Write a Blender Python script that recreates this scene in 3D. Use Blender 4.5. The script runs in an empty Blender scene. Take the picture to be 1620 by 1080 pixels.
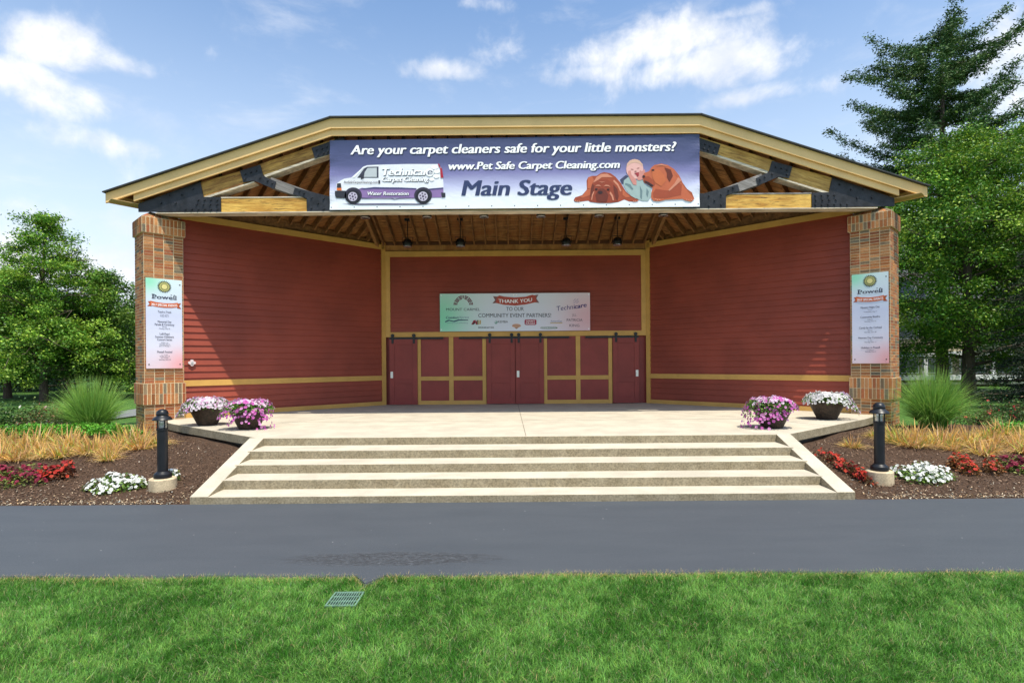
import bpy, math, random
import numpy as np
from mathutils import Vector, Matrix
random.seed(7); rng = np.random.default_rng(7)
R = math.radians
S = bpy.context.scene
COL = S.collection

# ------------------------------------------------------------------ camera
CAMX, CAMZ, ROLL = -0.15, 2.209, 0.0075
cd = bpy.data.cameras.new('camera'); cam = bpy.data.objects.new('camera', cd); COL.objects.link(cam)
cam.location = (CAMX, 0, CAMZ)
cam.rotation_euler = (Matrix.Rotation(R(90), 3, 'X') @ Matrix.Rotation(-ROLL, 3, 'Z')).to_euler()
cd.lens = 20.0; cd.sensor_width = 36; cd.shift_y = 34/1620; cd.clip_end = 2000; cd.clip_start = 0.05
S.camera = cam
S.view_settings.view_transform = 'Standard'; S.view_settings.look = 'None'
S.view_settings.exposure = 0.50; S.view_settings.gamma = 1

def at(x, y, Y):
    """point of the photograph (pixels of 1620x1080) at the real distance Y -> metres"""
    dx, dy = x-810, y-540
    X = dx - ROLL*dy; D = dy + ROLL*dx
    return Vector((CAMX + X*Y/900, Y, CAMZ + (34-D)*Y/900))

# ------------------------------------------------------------------ sun + sky
SUN_TO = Vector((0.20, -0.335, 1.0)).normalized()
sl = bpy.data.lights.new('sun', 'SUN'); sun = bpy.data.objects.new('sun', sl); COL.objects.link(sun)
sl.energy = 3.9; sl.angle = R(0.5); sl.color = (1.0, 0.93, 0.80)
sun.rotation_euler = SUN_TO.to_track_quat('Z', 'Y').to_euler(); sun.location = (10, -10, 40)
W = bpy.data.worlds.new('World'); S.world = W; W.use_nodes = True
nt = W.node_tree; nt.nodes.clear(); N = nt.nodes.new; L = nt.links.new
def vmath(nt, op, a, b=None):
    n = nt.nodes.new('ShaderNodeVectorMath'); n.operation = op
    for i, v in enumerate((a, b)):
        if v is None: continue
        if isinstance(v, (tuple, list, Vector)): n.inputs[i].default_value = v
        else: nt.links.new(v, n.inputs[i])
    return n
def fmath(nt, op, a, b=None, clamp=False):
    n = nt.nodes.new('ShaderNodeMath'); n.operation = op; n.use_clamp = clamp
    for i, v in enumerate((a, b)):
        if v is None: continue
        if isinstance(v, (int, float)): n.inputs[i].default_value = v
        else: nt.links.new(v, n.inputs[i])
    return n.outputs[0]
def mixc(nt, f, a, b, mode='MIX'):
    n = nt.nodes.new('ShaderNodeMix'); n.data_type = 'RGBA'; n.blend_type = mode
    for i, v in ((0, f), (6, a), (7, b)):
        if isinstance(v, (int, float)): n.inputs[i].default_value = v
        elif isinstance(v, (tuple, list)): n.inputs[i].default_value = tuple(v)+((1,) if len(v) == 3 else ())
        else: nt.links.new(v, n.inputs[i])
    return n.outputs[2]
def noise(nt, vec, scale, detail=4, rough=0.55, dist=0.0):
    n = nt.nodes.new('ShaderNodeTexNoise'); n.inputs['Scale'].default_value = scale
    n.inputs['Detail'].default_value = detail; n.inputs['Roughness'].default_value = rough
    n.inputs['Distortion'].default_value = dist
    if vec is not None: nt.links.new(vec, n.inputs['Vector'])
    return n.outputs[0]
def ramp(nt, f, stops):
    n = nt.nodes.new('ShaderNodeValToRGB'); e = n.color_ramp.elements
    while len(e) < len(stops): e.new(0.5)
    for k, (p, c) in enumerate(stops):
        e[k].position = p; e[k].color = (c, c, c, 1) if isinstance(c, (int, float)) else tuple(c)+(1,)
    nt.links.new(f, n.inputs[0]); return n.outputs[0]
def maprange(nt, f, a, b, c=0.0, d=1.0):
    n = nt.nodes.new('ShaderNodeMapRange'); n.interpolation_type = 'SMOOTHSTEP'
    nt.links.new(f, n.inputs[0])
    for i, v in enumerate((a, b, c, d)): n.inputs[i+1].default_value = v
    return n.outputs[0]
sky = N('ShaderNodeTexSky'); sky.sky_type = 'NISHITA'; sky.sun_disc = False
sky.sun_elevation = math.asin(SUN_TO.z); sky.sun_rotation = math.atan2(SUN_TO.x, SUN_TO.y)
sky.air_density = 1.0; sky.dust_density = 1.6; sky.ozone_density = 1.2
tc = N('ShaderNodeTexCoord'); dirv = vmath(nt, 'NORMALIZE', tc.outputs['Generated']).outputs[0]
wob = noise(nt, dirv, 5, 6, 0.62)
nz1 = noise(nt, dirv, 9, 9, 0.60, 0.25); nz2 = noise(nt, dirv, 26, 6, 0.6)
stretch = vmath(nt, 'MULTIPLY', dirv, (1.0, 1.0, 2.6)).outputs[0]
streak = noise(nt, stretch, 5.0, 8, 0.62, 0.4)
# cloud banks: direction, half sizes (horizontal, vertical), weight
def dirpx(x, y): return (at(x, y, 1.0) - cam.location).normalized()
banks = [((50, 130), .16, .028, .95), ((105, 80), .09, .034, .9), ((185, 100), .06, .02, .85), ((1000, 75), .17, .036, .9), ((1110, 100), .14, .030, .85), ((930, 115), .12, .022, .7), ((700, 112), .06, .016, .75),
         ((1590, 95), .07, .05, .9), ((1640, 125), .09, .05, .8), ((60, 340), .20, .04, .8), ((40, 400), .22, .07, .9), ((180, 460), .18, .07, .7), ((210, 232), .11, .018, .55), ((1210, 150), .09, .014, .6),
         ((1160, 22), .07, .010, .5), ((1580, 20), .05, .02, .1), ((760, 5), .05, .01, .4), ((180,170),.03,.012,.6)]
dens = None
for (p, rx, rz, w) in banks:
    d0 = dirpx(*p); right = Vector((d0.y, -d0.x, 0)).normalized(); up = right.cross(d0).normalized()*1.0
    df = vmath(nt, 'SUBTRACT', dirv, tuple(d0)).outputs[0]
    a = nt.nodes.new('ShaderNodeVectorMath'); a.operation = 'DOT_PRODUCT'; L(df, a.inputs[0]); a.inputs[1].default_value = right/rx
    b = nt.nodes.new('ShaderNodeVectorMath'); b.operation = 'DOT_PRODUCT'; L(df, b.inputs[0]); b.inputs[1].default_value = up/rz
    c = nt.nodes.new('ShaderNodeVectorMath'); c.operation = 'DOT_PRODUCT'; L(df, c.inputs[0]); c.inputs[1].default_value = d0/max(rx, rz)
    q = fmath(nt, 'ADD', fmath(nt, 'ADD', fmath(nt, 'POWER', fmath(nt, 'ABSOLUTE', a.outputs['Value']), 2), fmath(nt, 'POWER', fmath(nt, 'ABSOLUTE', b.outputs['Value']), 2)), fmath(nt, 'POWER', fmath(nt, 'ABSOLUTE', c.outputs['Value']), 2))
    m = fmath(nt, 'MULTIPLY', fmath(nt, 'EXPONENT', fmath(nt, 'MULTIPLY', q, -0.8)), w)
    dens = m if dens is None else fmath(nt, 'MAXIMUM', dens, m)
dn = fmath(nt, 'ADD', fmath(nt, 'MULTIPLY', dens, 0.95), fmath(nt, 'MULTIPLY', fmath(nt, 'SUBTRACT', nz1, 0.5), 2.3))
cl = maprange(nt, dn, 0.24, 1.0, 0, 0.95)
thin = fmath(nt, 'MULTIPLY', maprange(nt, streak, 0.50, 0.78), 0.34)
cov = fmath(nt, 'MAXIMUM', cl, thin)
sep = N('ShaderNodeSeparateXYZ'); L(dirv, sep.inputs[0])
horizon_haze = maprange(nt, sep.outputs[2], 0.0, 0.62, 0.86, 0.0)
skyc = mixc(nt, 1.0, sky.outputs[0], (0.85, 1.01, 1.10), 'MULTIPLY')
skyc = mixc(nt, horizon_haze, skyc, (4.5, 5.05, 5.6))
shade = maprange(nt, nz2, 0.32, 0.62)
shade2 = maprange(nt, wob, 0.38, 0.60)
ccol = mixc(nt, fmath(nt, 'MULTIPLY', shade, shade2), (4.3, 4.5, 4.9), (5.6, 5.6, 5.7))
fin = mixc(nt, cov, skyc, ccol)
bg = N('ShaderNodeBackground'); L(fin, bg.inputs[0]); bg.inputs[1].default_value = 0.15
ow = N('ShaderNodeOutputWorld'); L(bg.outputs[0], ow.inputs[0])

# ------------------------------------------------------------------ materials
def mat(name, col, rough=0.7, var=0.12, vscale=3.0, bump=0.0, bscale=40.0, metal=0.0, attr=False, spec=0.4, transl=0.0, col2=None, stretchv=None, fine=0.0):
    m = bpy.data.materials.new(name); m.use_nodes = True; nt = m.node_tree
    P = nt.nodes['Principled BSDF']; P.inputs['Roughness'].default_value = rough
    P.inputs['Metallic'].default_value = metal; P.inputs['Specular IOR Level'].default_value = spec
    tc = nt.nodes.new('ShaderNodeTexCoord'); vec = tc.outputs['Object']
    if stretchv: vec = vmath(nt, 'MULTIPLY', vec, stretchv).outputs[0]
    if attr:
        a = nt.nodes.new('ShaderNodeAttribute'); a.attribute_name = 'Col'; base = a.outputs['Color']
    else: base = tuple(col)+(1,)
    if var > 0 or col2:
        n = noise(nt, vec, vscale, 6, 0.6)
        f = maprange(nt, n, 0.3, 0.7)
        if col2: c = mixc(nt, f, base if not isinstance(base, tuple) else col, col2)
        else:
            k = mixc(nt, f, (1-var,)*3, (1+var,)*3)
            c = mixc(nt, 1.0, base, k, 'MULTIPLY')
    else: c = base
    if fine > 0:
        n2 = noise(nt, vec, bscale, 3, 0.7)
        k = mixc(nt, maprange(nt, n2, 0.25, 0.75), (1-fine,)*3, (1+fine,)*3); c = mixc(nt, 1.0, c, k, 'MULTIPLY')
    if isinstance(c, tuple): P.inputs['Base Color'].default_value = c
    else: nt.links.new(c, P.inputs['Base Color'])
    if bump > 0:
        b = nt.nodes.new('ShaderNodeBump'); b.inputs['Strength'].default_value = bump; b.inputs['Distance'].default_value = 0.02
        nt.links.new(noise(nt, vec, bscale, 5, 0.65), b.inputs['Height']); nt.links.new(b.outputs[0], P.inputs['Normal'])
    if transl > 0:
        out = nt.nodes['Material Output']; t = nt.nodes.new('ShaderNodeBsdfTranslucent'); mx = nt.nodes.new('ShaderNodeMixShader')
        mx.inputs[0].default_value = transl
        if isinstance(c, tuple): t.inputs[0].default_value = c
        else: nt.links.new(c, t.inputs[0])
        nt.links.new(P.outputs[0], mx.inputs[1]); nt.links.new(t.outputs[0], mx.inputs[2]); nt.links.new(mx.outputs[0], out.inputs[0])
    return m
def srgb(r, g, b):
    f = lambda c: (c/255/12.92) if c/255 <= 0.04045 else ((c/255+0.055)/1.055)**2.4
    return (f(r), f(g), f(b))
M = {}
M['red'] = mat('barn red paint', (0.28, 0.052, 0.028), 0.55, 0.15, 0.8, 0.12, 60, fine=0.08)
M['doorred'] = mat('door red paint', (0.27, 0.042, 0.032), 0.5, 0.12, 1.5, 0.08, 60, fine=0.06)
M['tan'] = mat('tan trim paint', (0.60, 0.34, 0.085), 0.55, 0.08, 2.0, 0.06, 50, fine=0.05)
M['fascia'] = mat('pale tan fascia paint', (0.86, 0.56, 0.235), 0.55, 0.06, 1.2, 0.05, 30, fine=0.05)
M['soffit'] = mat('tan soffit', (0.50, 0.36, 0.16), 0.6, 0.1, 2)
M['roofing'] = mat('dark roof edge', (0.045, 0.05, 0.055), 0.7, 0.2, 6, 0.2, 60)
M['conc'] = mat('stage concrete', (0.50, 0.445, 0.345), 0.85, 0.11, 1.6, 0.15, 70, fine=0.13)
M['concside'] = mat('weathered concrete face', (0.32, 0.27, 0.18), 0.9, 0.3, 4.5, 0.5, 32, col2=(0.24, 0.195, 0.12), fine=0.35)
M['concbase'] = mat('lamp footing concrete', (0.55, 0.44, 0.28), 0.9, 0.2, 5, 0.3, 45, fine=0.2)
M['brick'] = mat('brick', (1, 1, 1), 0.85, 0.14, 30, 0.4, 80, attr=True, fine=0.15)
M['mortar'] = mat('mortar', (0.56, 0.45, 0.29), 0.95, 0.12, 8, 0.4, 90)
M['black'] = mat('black powder coat', (0.010, 0.011, 0.014), 0.38, 0.25, 5, 0.05, 50)
M['steel'] = mat('black gusset steel', (0.018, 0.019, 0.024), 0.5, 0.5, 5, 0.15, 30, fine=0.3)
M['bolt'] = mat('bolt head', (0.008, 0.008, 0.010), 0.4, 0.1, 10)
M['silver'] = mat('brushed handle', (0.6, 0.6, 0.6), 0.3, 0.05, 10, metal=0.9)
M['glass'] = mat('lamp lens', (0.55, 0.55, 0.52), 0.15, 0.1, 10, spec=0.8)
M['wicker'] = mat('dark woven pot', (0.035, 0.021, 0.014), 0.5, 0.4, 12, 0.8, 25, fine=0.5)
M['soil'] = mat('soil', (0.03, 0.02, 0.014), 0.95, 0.3, 20, 0.5, 60)
M['leaf'] = mat('leaf', (1, 1, 1), 0.5, 0.10, 0.6, attr=True, transl=0.20, spec=0.35)
M['needle'] = mat('needles', (1, 1, 1), 0.6, 0.1, 0.6, attr=True, transl=0.10, spec=0.25)
M['petal'] = mat('petal', (1, 1, 1), 0.6, 0.0, 1, attr=True, transl=0.22, spec=0.2)
M['grass'] = mat('grass blade', (1, 1, 1), 0.5, 0.0, 1, attr=True, transl=0.26, spec=0.25)
M['bark'] = mat('bark', (0.085, 0.062, 0.045), 0.95, 0.35, 5, 0.8, 22, stretchv=(1, 1, 0.25), fine=0.3)
M['chips'] = mat('wood chip', (1, 1, 1), 0.9, 0.0, 1, attr=True)
M['plastic'] = mat('banner vinyl white', (0.8, 0.8, 0.82), 0.4, 0.02, 3)
def flat(name, rgb, rough=0.45):
    key = 'ink_'+name
    if key not in M:
        M[key] = mat(name+' ink', srgb(*rgb), rough, 0.04, 6, fine=0.03)
    return M[key]

def wood_mat(name, c1, c2, axis, dark=(0.03, 0.018, 0.01), crack=0.5):
    m = bpy.data.materials.new(name); m.use_nodes = True; nt = m.node_tree; P = nt.nodes['Principled BSDF']
    tc = nt.nodes.new('ShaderNodeTexCoord')
    a = nt.nodes.new('ShaderNodeVectorRotate'); a.rotation_type = 'AXIS_ANGLE'; nt.links.new(tc.outputs['Object'], a.inputs[0])
    a.inputs['Axis'].default_value = axis[0]; a.inputs['Angle'].default_value = axis[1]
    v = vmath(nt, 'MULTIPLY', a.outputs[0], (0.7, 6, 7)).outputs[0]
    n1 = noise(nt, v, 1.5, 8, 0.7, 0.5); n2 = noise(nt, v, 4.0, 6, 0.75, 0.3); n3 = noise(nt, tc.outputs['Object'], 1.3, 3, 0.5)
    c = mixc(nt, maprange(nt, n1, 0.3, 0.7), c1, c2)
    c = mixc(nt, fmath(nt, 'MULTIPLY', maprange(nt, n2, 0.52, 0.66), crack), c, dark)
    c = mixc(nt, fmath(nt, 'MULTIPLY', maprange(nt, n3, 0.4, 0.7), 0.45), c, tuple(0.5*(x+y) for x, y in zip(dark, c1)))
    nt.links.new(c, P.inputs['Base Color']); P.inputs['Roughness'].default_value = 0.75
    b = nt.nodes.new('ShaderNodeBump'); b.inputs['Strength'].default_value = 0.5; b.inputs['Distance'].default_value = 0.02
    nt.links.new(n2, b.inputs['Height']); nt.links.new(b.outputs[0], P.inputs['Normal'])
    return m
M['timber'] = wood_mat('honey timber', (0.46, 0.20, 0.02), (0.92, 0.58, 0.13), ((0, 1, 0), 0.0), dark=(0.07, 0.03, 0.008), crack=0.9)
M['timber_up_l'] = wood_mat('rafter chord timber left', (0.26, 0.105, 0.02), (0.80, 0.46, 0.11), ((0, 1, 0), 0.313), dark=(0.07, 0.03, 0.01), crack=0.8)
M['timber_up_r'] = wood_mat('rafter chord timber right', (0.42, 0.20, 0.035), (0.82, 0.52, 0.15), ((0, 1, 0), -0.313), dark=(0.09, 0.04, 0.012), crack=0.7)
M['greytimber'] = wood_mat('greyed timber', (0.19, 0.17, 0.155), (0.42, 0.39, 0.37), ((0, 1, 0), -0.38), dark=(0.03, 0.025, 0.02), crack=0.8)
M['palewood'] = mat('bleached timber edge', (0.60, 0.52, 0.40), 0.8, 0.3, 6, 0.2, 40, stretchv=(0.3, 1, 4))
M['rafter'] = wood_mat('stained rafter', (0.13, 0.055, 0.016), (0.34, 0.16, 0.05), ((0, 0, 1), R(90)), crack=0.5)
M['hipw'] = wood_mat('stained hip beam', (0.24, 0.11, 0.035), (0.38, 0.20, 0.07), ((0, 0, 1), R(90)), crack=0.4)
def deck_mat():
    m = bpy.data.materials.new('plank ceiling'); m.use_nodes = True; nt = m.node_tree; P = nt.nodes['Principled BSDF']
    tc = nt.nodes.new('ShaderNodeTexCoord'); ob = tc.outputs['Object']
    v = vmath(nt, 'MULTIPLY', ob, (2.5, 9, 1)).outputs[0]
    n1 = noise(nt, v, 1.0, 6, 0.7, 0.2); n2 = noise(nt, ob, 1.6, 4, 0.6)
    c = mixc(nt, maprange(nt, n1, 0.3, 0.7), (0.12, 0.050, 0.014), (0.52, 0.26, 0.080))
    c = mixc(nt, maprange(nt, n2, 0.35, 0.7), c, (0.30, 0.115, 0.028))
    s = nt.nodes.new('ShaderNodeSeparateXYZ'); nt.links.new(ob, s.inputs[0])
    w = fmath(nt, 'FRACT', fmath(nt, 'MULTIPLY', s.outputs[1], 7.0)); g = fmath(nt, 'LESS_THAN', w, 0.08)
    c = mixc(nt, fmath(nt, 'MULTIPLY', g, 0.8), c, (0.02, 0.01, 0.006))
    nt.links.new(c, P.inputs['Base Color']); P.inputs['Roughness'].default_value = 0.7
    return m
M['deck'] = deck_mat()

def ground_mat(name, stops, scale, bump=0.3, bscale=60, rough=0.95):
    m = bpy.data.materials.new(name); m.use_nodes = True; nt = m.node_tree; P = nt.nodes['Principled BSDF']
    tc = nt.nodes.new('ShaderNodeTexCoord'); n = noise(nt, tc.outputs['Object'], scale, 10, 0.7)
    c = ramp(nt, n, stops); nt.links.new(c, P.inputs['Base Color']); P.inputs['Roughness'].default_value = rough
    P.inputs['Specular IOR Level'].default_value = 0.2
    b = nt.nodes.new('ShaderNodeBump'); b.inputs['Strength'].default_value = bump; b.inputs['Distance'].default_value = 0.03
    nt.links.new(noise(nt, tc.outputs['Object'], bscale, 6, 0.7), b.inputs['Height']); nt.links.new(b.outputs[0], P.inputs['Normal'])
    return m
M['lawn'] = ground_mat('lawn ground', [(0.3, (0.030, 0.075, 0.012)), (0.5, (0.055, 0.13, 0.02)), (0.7, (0.10, 0.18, 0.035))], 3.5)
M['thatch'] = ground_mat('lawn thatch', [(0.3, (0.018, 0.045, 0.010)), (0.6, (0.035, 0.08, 0.016))], 8)
M['mulch'] = ground_mat('bark mulch', [(0.30, (0.028, 0.017, 0.011)), (0.5, (0.075, 0.043, 0.026)), (0.72, (0.15, 0.095, 0.06))], 28, 0.8, 50)
M['path'] = ground_mat('grey path', [(0.3, (0.16, 0.16, 0.165)), (0.7, (0.22, 0.22, 0.225))], 3)
def asphalt():
    m = bpy.data.materials.new('sealed asphalt'); m.use_nodes = True; nt = m.node_tree; P = nt.nodes['Principled BSDF']
    tc = nt.nodes.new('ShaderNodeTexCoord'); ob = tc.outputs['Object']
    st = vmath(nt, 'MULTIPLY', ob, (0.5, 2.2, 1)).outputs[0]
    n1 = noise(nt, st, 1.3, 7, 0.6, 0.4); n2 = noise(nt, ob, 95, 4, 0.75); n3 = noise(nt, st, 7, 6, 0.7, 0.6)
    c = mixc(nt, maprange(nt, n1, 0.2, 0.8), (0.058, 0.066, 0.076), (0.070, 0.078, 0.088))
    c = mixc(nt, 1.0, c, mixc(nt, maprange(nt, n2, 0.25, 0.75), (0.70,)*3, (1.30,)*3), 'MULTIPLY')
    sep = nt.nodes.new('ShaderNodeSeparateXYZ'); nt.links.new(ob, sep.inputs[0])
    # rubbed, wrinkled patch of sealcoat beside the lawn
    ex = fmath(nt, 'POWER', fmath(nt, 'ABSOLUTE', fmath(nt, 'DIVIDE', fmath(nt, 'SUBTRACT', sep.outputs[0], -1.55), 1.3)), 2)
    ey = fmath(nt, 'POWER', fmath(nt, 'ABSOLUTE', fmath(nt, 'DIVIDE', fmath(nt, 'SUBTRACT', sep.outputs[1], 6.42), 0.24)), 2)
    q = fmath(nt, 'ADD', fmath(nt, 'ADD', ex, ey), fmath(nt, 'MULTIPLY', fmath(nt, 'SUBTRACT', n3, 0.5), 2.4))
    pm = maprange(nt, q, 0.4, 1.15, 1, 0)
    n4 = noise(nt, vmath(nt, 'MULTIPLY', ob, (9, 26, 1)).outputs[0], 1.6, 7, 0.75, 1.2)
    c = mixc(nt, fmath(nt, 'MULTIPLY', pm, maprange(nt, n4, 0.44, 0.56)), c, (0.036, 0.037, 0.040))
    c = mixc(nt, fmath(nt, 'MULTIPLY', pm, maprange(nt, n4, 0.34, 0.46, 1, 0)), c, (0.125, 0.127, 0.13))
    c = mixc(nt, fmath(nt, 'MULTIPLY', maprange(nt, n3, 0.62, 0.75), 0.35), c, (0.05, 0.052, 0.058))
    sp = noise(nt, ob, 22, 1, 0.4); c = mixc(nt, maprange(nt, sp, 0.80, 0.83), c, (0.4, 0.4, 0.4))
    nt.links.new(c, P.inputs['Base Color']); P.inputs['Roughness'].default_value = 0.62; P.inputs['Specular IOR Level'].default_value = 0.35
    b = nt.nodes.new('ShaderNodeBump'); b.inputs['Strength'].default_value = 0.35; b.inputs['Distance'].default_value = 0.006
    hh = fmath(nt, 'ADD', n2, fmath(nt, 'MULTIPLY', fmath(nt, 'MULTIPLY', pm, n4), 4.0))
    nt.links.new(hh, b.inputs['Height']); nt.links.new(b.outputs[0], P.inputs['Normal'])
    return m
M['asphalt'] = asphalt()
def print_mat(name, stops_v, tint=None, axis=2, lo=0, hi=1, side=None, wrinkle=0.0):
    """printed gradient on a sign: ramp over local height, optional sideways tints"""
    m = bpy.data.materials.new(name); m.use_nodes = True; nt = m.node_tree; P = nt.nodes['Principled BSDF']
    uv = nt.nodes.new('ShaderNodeTexCoord').outputs['UV']; s = nt.nodes.new('ShaderNodeSeparateXYZ'); nt.links.new(uv, s.inputs[0])
    n = noise(nt, uv, 2.3, 3, 0.5)
    v = fmath(nt, 'ADD', s.outputs[1], fmath(nt, 'MULTIPLY', fmath(nt, 'SUBTRACT', n, 0.5), 0.12))
    c = ramp(nt, v, stops_v)
    for (u0, v0, r, col, k) in (side or []):
        d = fmath(nt, 'ADD', fmath(nt, 'POWER', fmath(nt, 'ABSOLUTE', fmath(nt, 'DIVIDE', fmath(nt, 'SUBTRACT', s.outputs[0], u0), r[0])), 2), fmath(nt, 'POWER', fmath(nt, 'ABSOLUTE', fmath(nt, 'DIVIDE', fmath(nt, 'SUBTRACT', s.outputs[1], v0), r[1])), 2))
        c = mixc(nt, fmath(nt, 'MULTIPLY', fmath(nt, 'EXPONENT', fmath(nt, 'MULTIPLY', d, -1)), k), c, col)
    nt.links.new(c, P.inputs['Base Color']); P.inputs['Roughness'].default_value = 0.4
    b = nt.nodes.new('ShaderNodeBump'); b.inputs['Strength'].default_value = wrinkle; b.inputs['Distance'].default_value = 0.05
    nt.links.new(noise(nt, vmath(nt, 'MULTIPLY', uv, (14, 3.5, 1)).outputs[0], 1.0, 5, 0.6, 0.8), b.inputs['Height']); nt.links.new(b.outputs[0], P.inputs['Normal'])
    return m

# ------------------------------------------------------------------ object helpers
def tag(o, label=None, cat=None, group=None, kind=None):
    if label: o['label'] = label
    if cat: o['category'] = cat
    if group: o['group'] = group
    if kind: o['kind'] = kind
    return o
def empty(name, loc=(0, 0, 0)):
    o = bpy.data.objects.new(name, None); COL.objects.link(o); o.location = loc; o.empty_display_size = 0.3; return o
def thing(name, loc, label, cat, group=None): return tag(empty(name, loc), label, cat, group)
def rootloc(p):
    v = Vector((0, 0, 0))
    while p is not None: v = v + p.location; p = p.parent
    return v
def link(name, me, m, parent=None):
    if m is not None: me.materials.append(m)
    o = bpy.data.objects.new(name, me); COL.objects.link(o)
    if parent is not None: o.parent = parent
    return o
class MB:
    def __init__(s): s.v = []; s.f = []; s.c = []; s.sm = False
    def add(s, vs, fs, col=None):
        b = len(s.v); s.v += [tuple(v) for v in vs]; s.f += [tuple(b+i for i in f) for f in fs]
        s.c += [col or (1, 1, 1)]*len(vs); return s
    def box(s, x0, x1, y0, y1, z0, z1, col=None):
        return s.add([(x0, y0, z0), (x1, y0, z0), (x1, y1, z0), (x0, y1, z0), (x0, y0, z1), (x1, y0, z1), (x1, y1, z1), (x0, y1, z1)],
                     [(3, 2, 1, 0), (4, 5, 6, 7), (0, 1, 5, 4), (1, 2, 6, 5), (2, 3, 7, 6), (3, 0, 4, 7)], col)
    def obox(s, o, u, v, w, col=None):
        o, u, v, w = map(Vector, (o, u, v, w))
        P = [o, o+u, o+u+v, o+v, o+w, o+u+w, o+u+v+w, o+v+w]
        return s.add(P, [(3, 2, 1, 0), (4, 5, 6, 7), (0, 1, 5, 4), (1, 2, 6, 5), (2, 3, 7, 6), (3, 0, 4, 7)], col)
    def prism(s, pts, ext, col=None):
        n = len(pts); e = Vector(ext); A = [Vector(p) for p in pts]
        return s.add(A+[p+e for p in A], [tuple(range(n))[::-1], tuple(range(n, 2*n))]+[(i, (i+1) % n, n+(i+1) % n, n+i) for i in range(n)], col)
    def beam(s, a, b, w, h, up=(0, 0, 1), col=None):
        """rectangular bar from a to b, w wide, h deep hanging below the a-b line"""
        a, b, up = Vector(a), Vector(b), Vector(up); d = (b-a).normalized(); r = d.cross(up).normalized(); u = r.cross(d).normalized()
        return s.obox(a-r*w/2-u*h, b-a, r*w, u*h, col)
    def tube(s, pts, rad, n=8, col=None, cap=True):
        pts = [Vector(p) for p in pts]; k = len(pts); rad = rad if isinstance(rad, (list, tuple)) else [rad]*k
        vs = []; prev = None
        for i, p in enumerate(pts):
            d = (pts[min(i+1, k-1)]-pts[max(i-1, 0)]).normalized()
            ref = Vector((0, 0, 1)) if abs(d.z) < 0.9 else Vector((1, 0, 0))
            r = d.cross(ref).normalized() if prev is None else (prev - d*prev.dot(d)).normalized()
            prev = r; u = r.cross(d)
            vs += [p + (r*math.cos(2*math.pi*j/n)+u*math.sin(2*math.pi*j/n))*rad[i] for j in range(n)]
        fs = [(i*n+j, (i+1)*n+j, (i+1)*n+(j+1) % n, i*n+(j+1) % n) for i in range(k-1) for j in range(n)]
        if cap: fs += [tuple(range(n)), tuple(range((k-1)*n, k*n))[::-1]]
        return s.add(vs, fs, col)
    def lathe(s, c, prof, n=24, col=None):
        c = Vector(c); vs = []; k = len(prof)
        for (r, z) in prof: vs += [c+Vector((r*math.cos(2*math.pi*j/n), r*math.sin(2*math.pi*j/n), z)) for j in range(n)]
        fs = [(i*n+j, i*n+(j+1) % n, (i+1)*n+(j+1) % n, (i+1)*n+j) for i in range(k-1) for j in range(n)]
        fs += [tuple(range(n))[::-1], tuple(range((k-1)*n, k*n))]
        return s.add(vs, fs, col)
    def build(s, name, m, parent=None, smooth=False, bevel=0.0):
        off = rootloc(parent); me = bpy.data.meshes.new(name)
        me.from_pydata([tuple(Vector(v)-off) for v in s.v], [], s.f); me.update()
        if any(c != (1, 1, 1) for c in s.c):
            a = me.color_attributes.new('Col', 'FLOAT_COLOR', 'POINT')
            a.data.foreach_set('color', np.array([tuple(c)+(1,) for c in s.c], dtype=np.float32).ravel())
        if smooth:
            me.polygons.foreach_set('use_smooth', [True]*len(me.polygons)); 
            try: me.set_sharp_from_angle(angle=R(40))
            except Exception: pass
        o = link(name, me, m, parent)
        if bevel > 0:
            b = o.modifiers.new('bevel', 'BEVEL'); b.width = bevel; b.segments = 2; b.limit_method = 'ANGLE'; b.angle_limit = R(50)
        return o
def npmesh(name, V, F, C, m, parent=None):
    """big mesh from numpy arrays; F is (n,k)"""
    off = np.array(rootloc(parent)); V = (np.asarray(V, dtype=np.float64)-off).astype(np.float32); F = np.asarray(F, dtype=np.int32)
    me = bpy.data.meshes.new(name); n, k = F.shape
    me.vertices.add(len(V)); me.vertices.foreach_set('co', V.ravel())
    me.loops.add(n*k); me.loops.foreach_set('vertex_index', F.ravel())
    me.polygons.add(n); me.polygons.foreach_set('loop_start', np.arange(0, n*k, k, dtype=np.int32)); me.polygons.foreach_set('loop_total', np.full(n, k, dtype=np.int32))
    me.update(calc_edges=True)
    if C is not None:
        a = me.color_attributes.new('Col', 'FLOAT_COLOR', 'POINT')
        C4 = np.ones((len(V), 4), dtype=np.float32); C4[:, :3] = C; a.data.foreach_set('color', C4.ravel())
    return link(name, me, m, parent)
def copy_tree(o, parent=None):
    c = o.copy(); COL.objects.link(c)
    if parent is not None: c.parent = parent
    for ch in list(o.children): copy_tree(ch, c)
    return c
def unit(a): return a/np.maximum(np.linalg.norm(a, axis=-1, keepdims=True), 1e-9)

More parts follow.
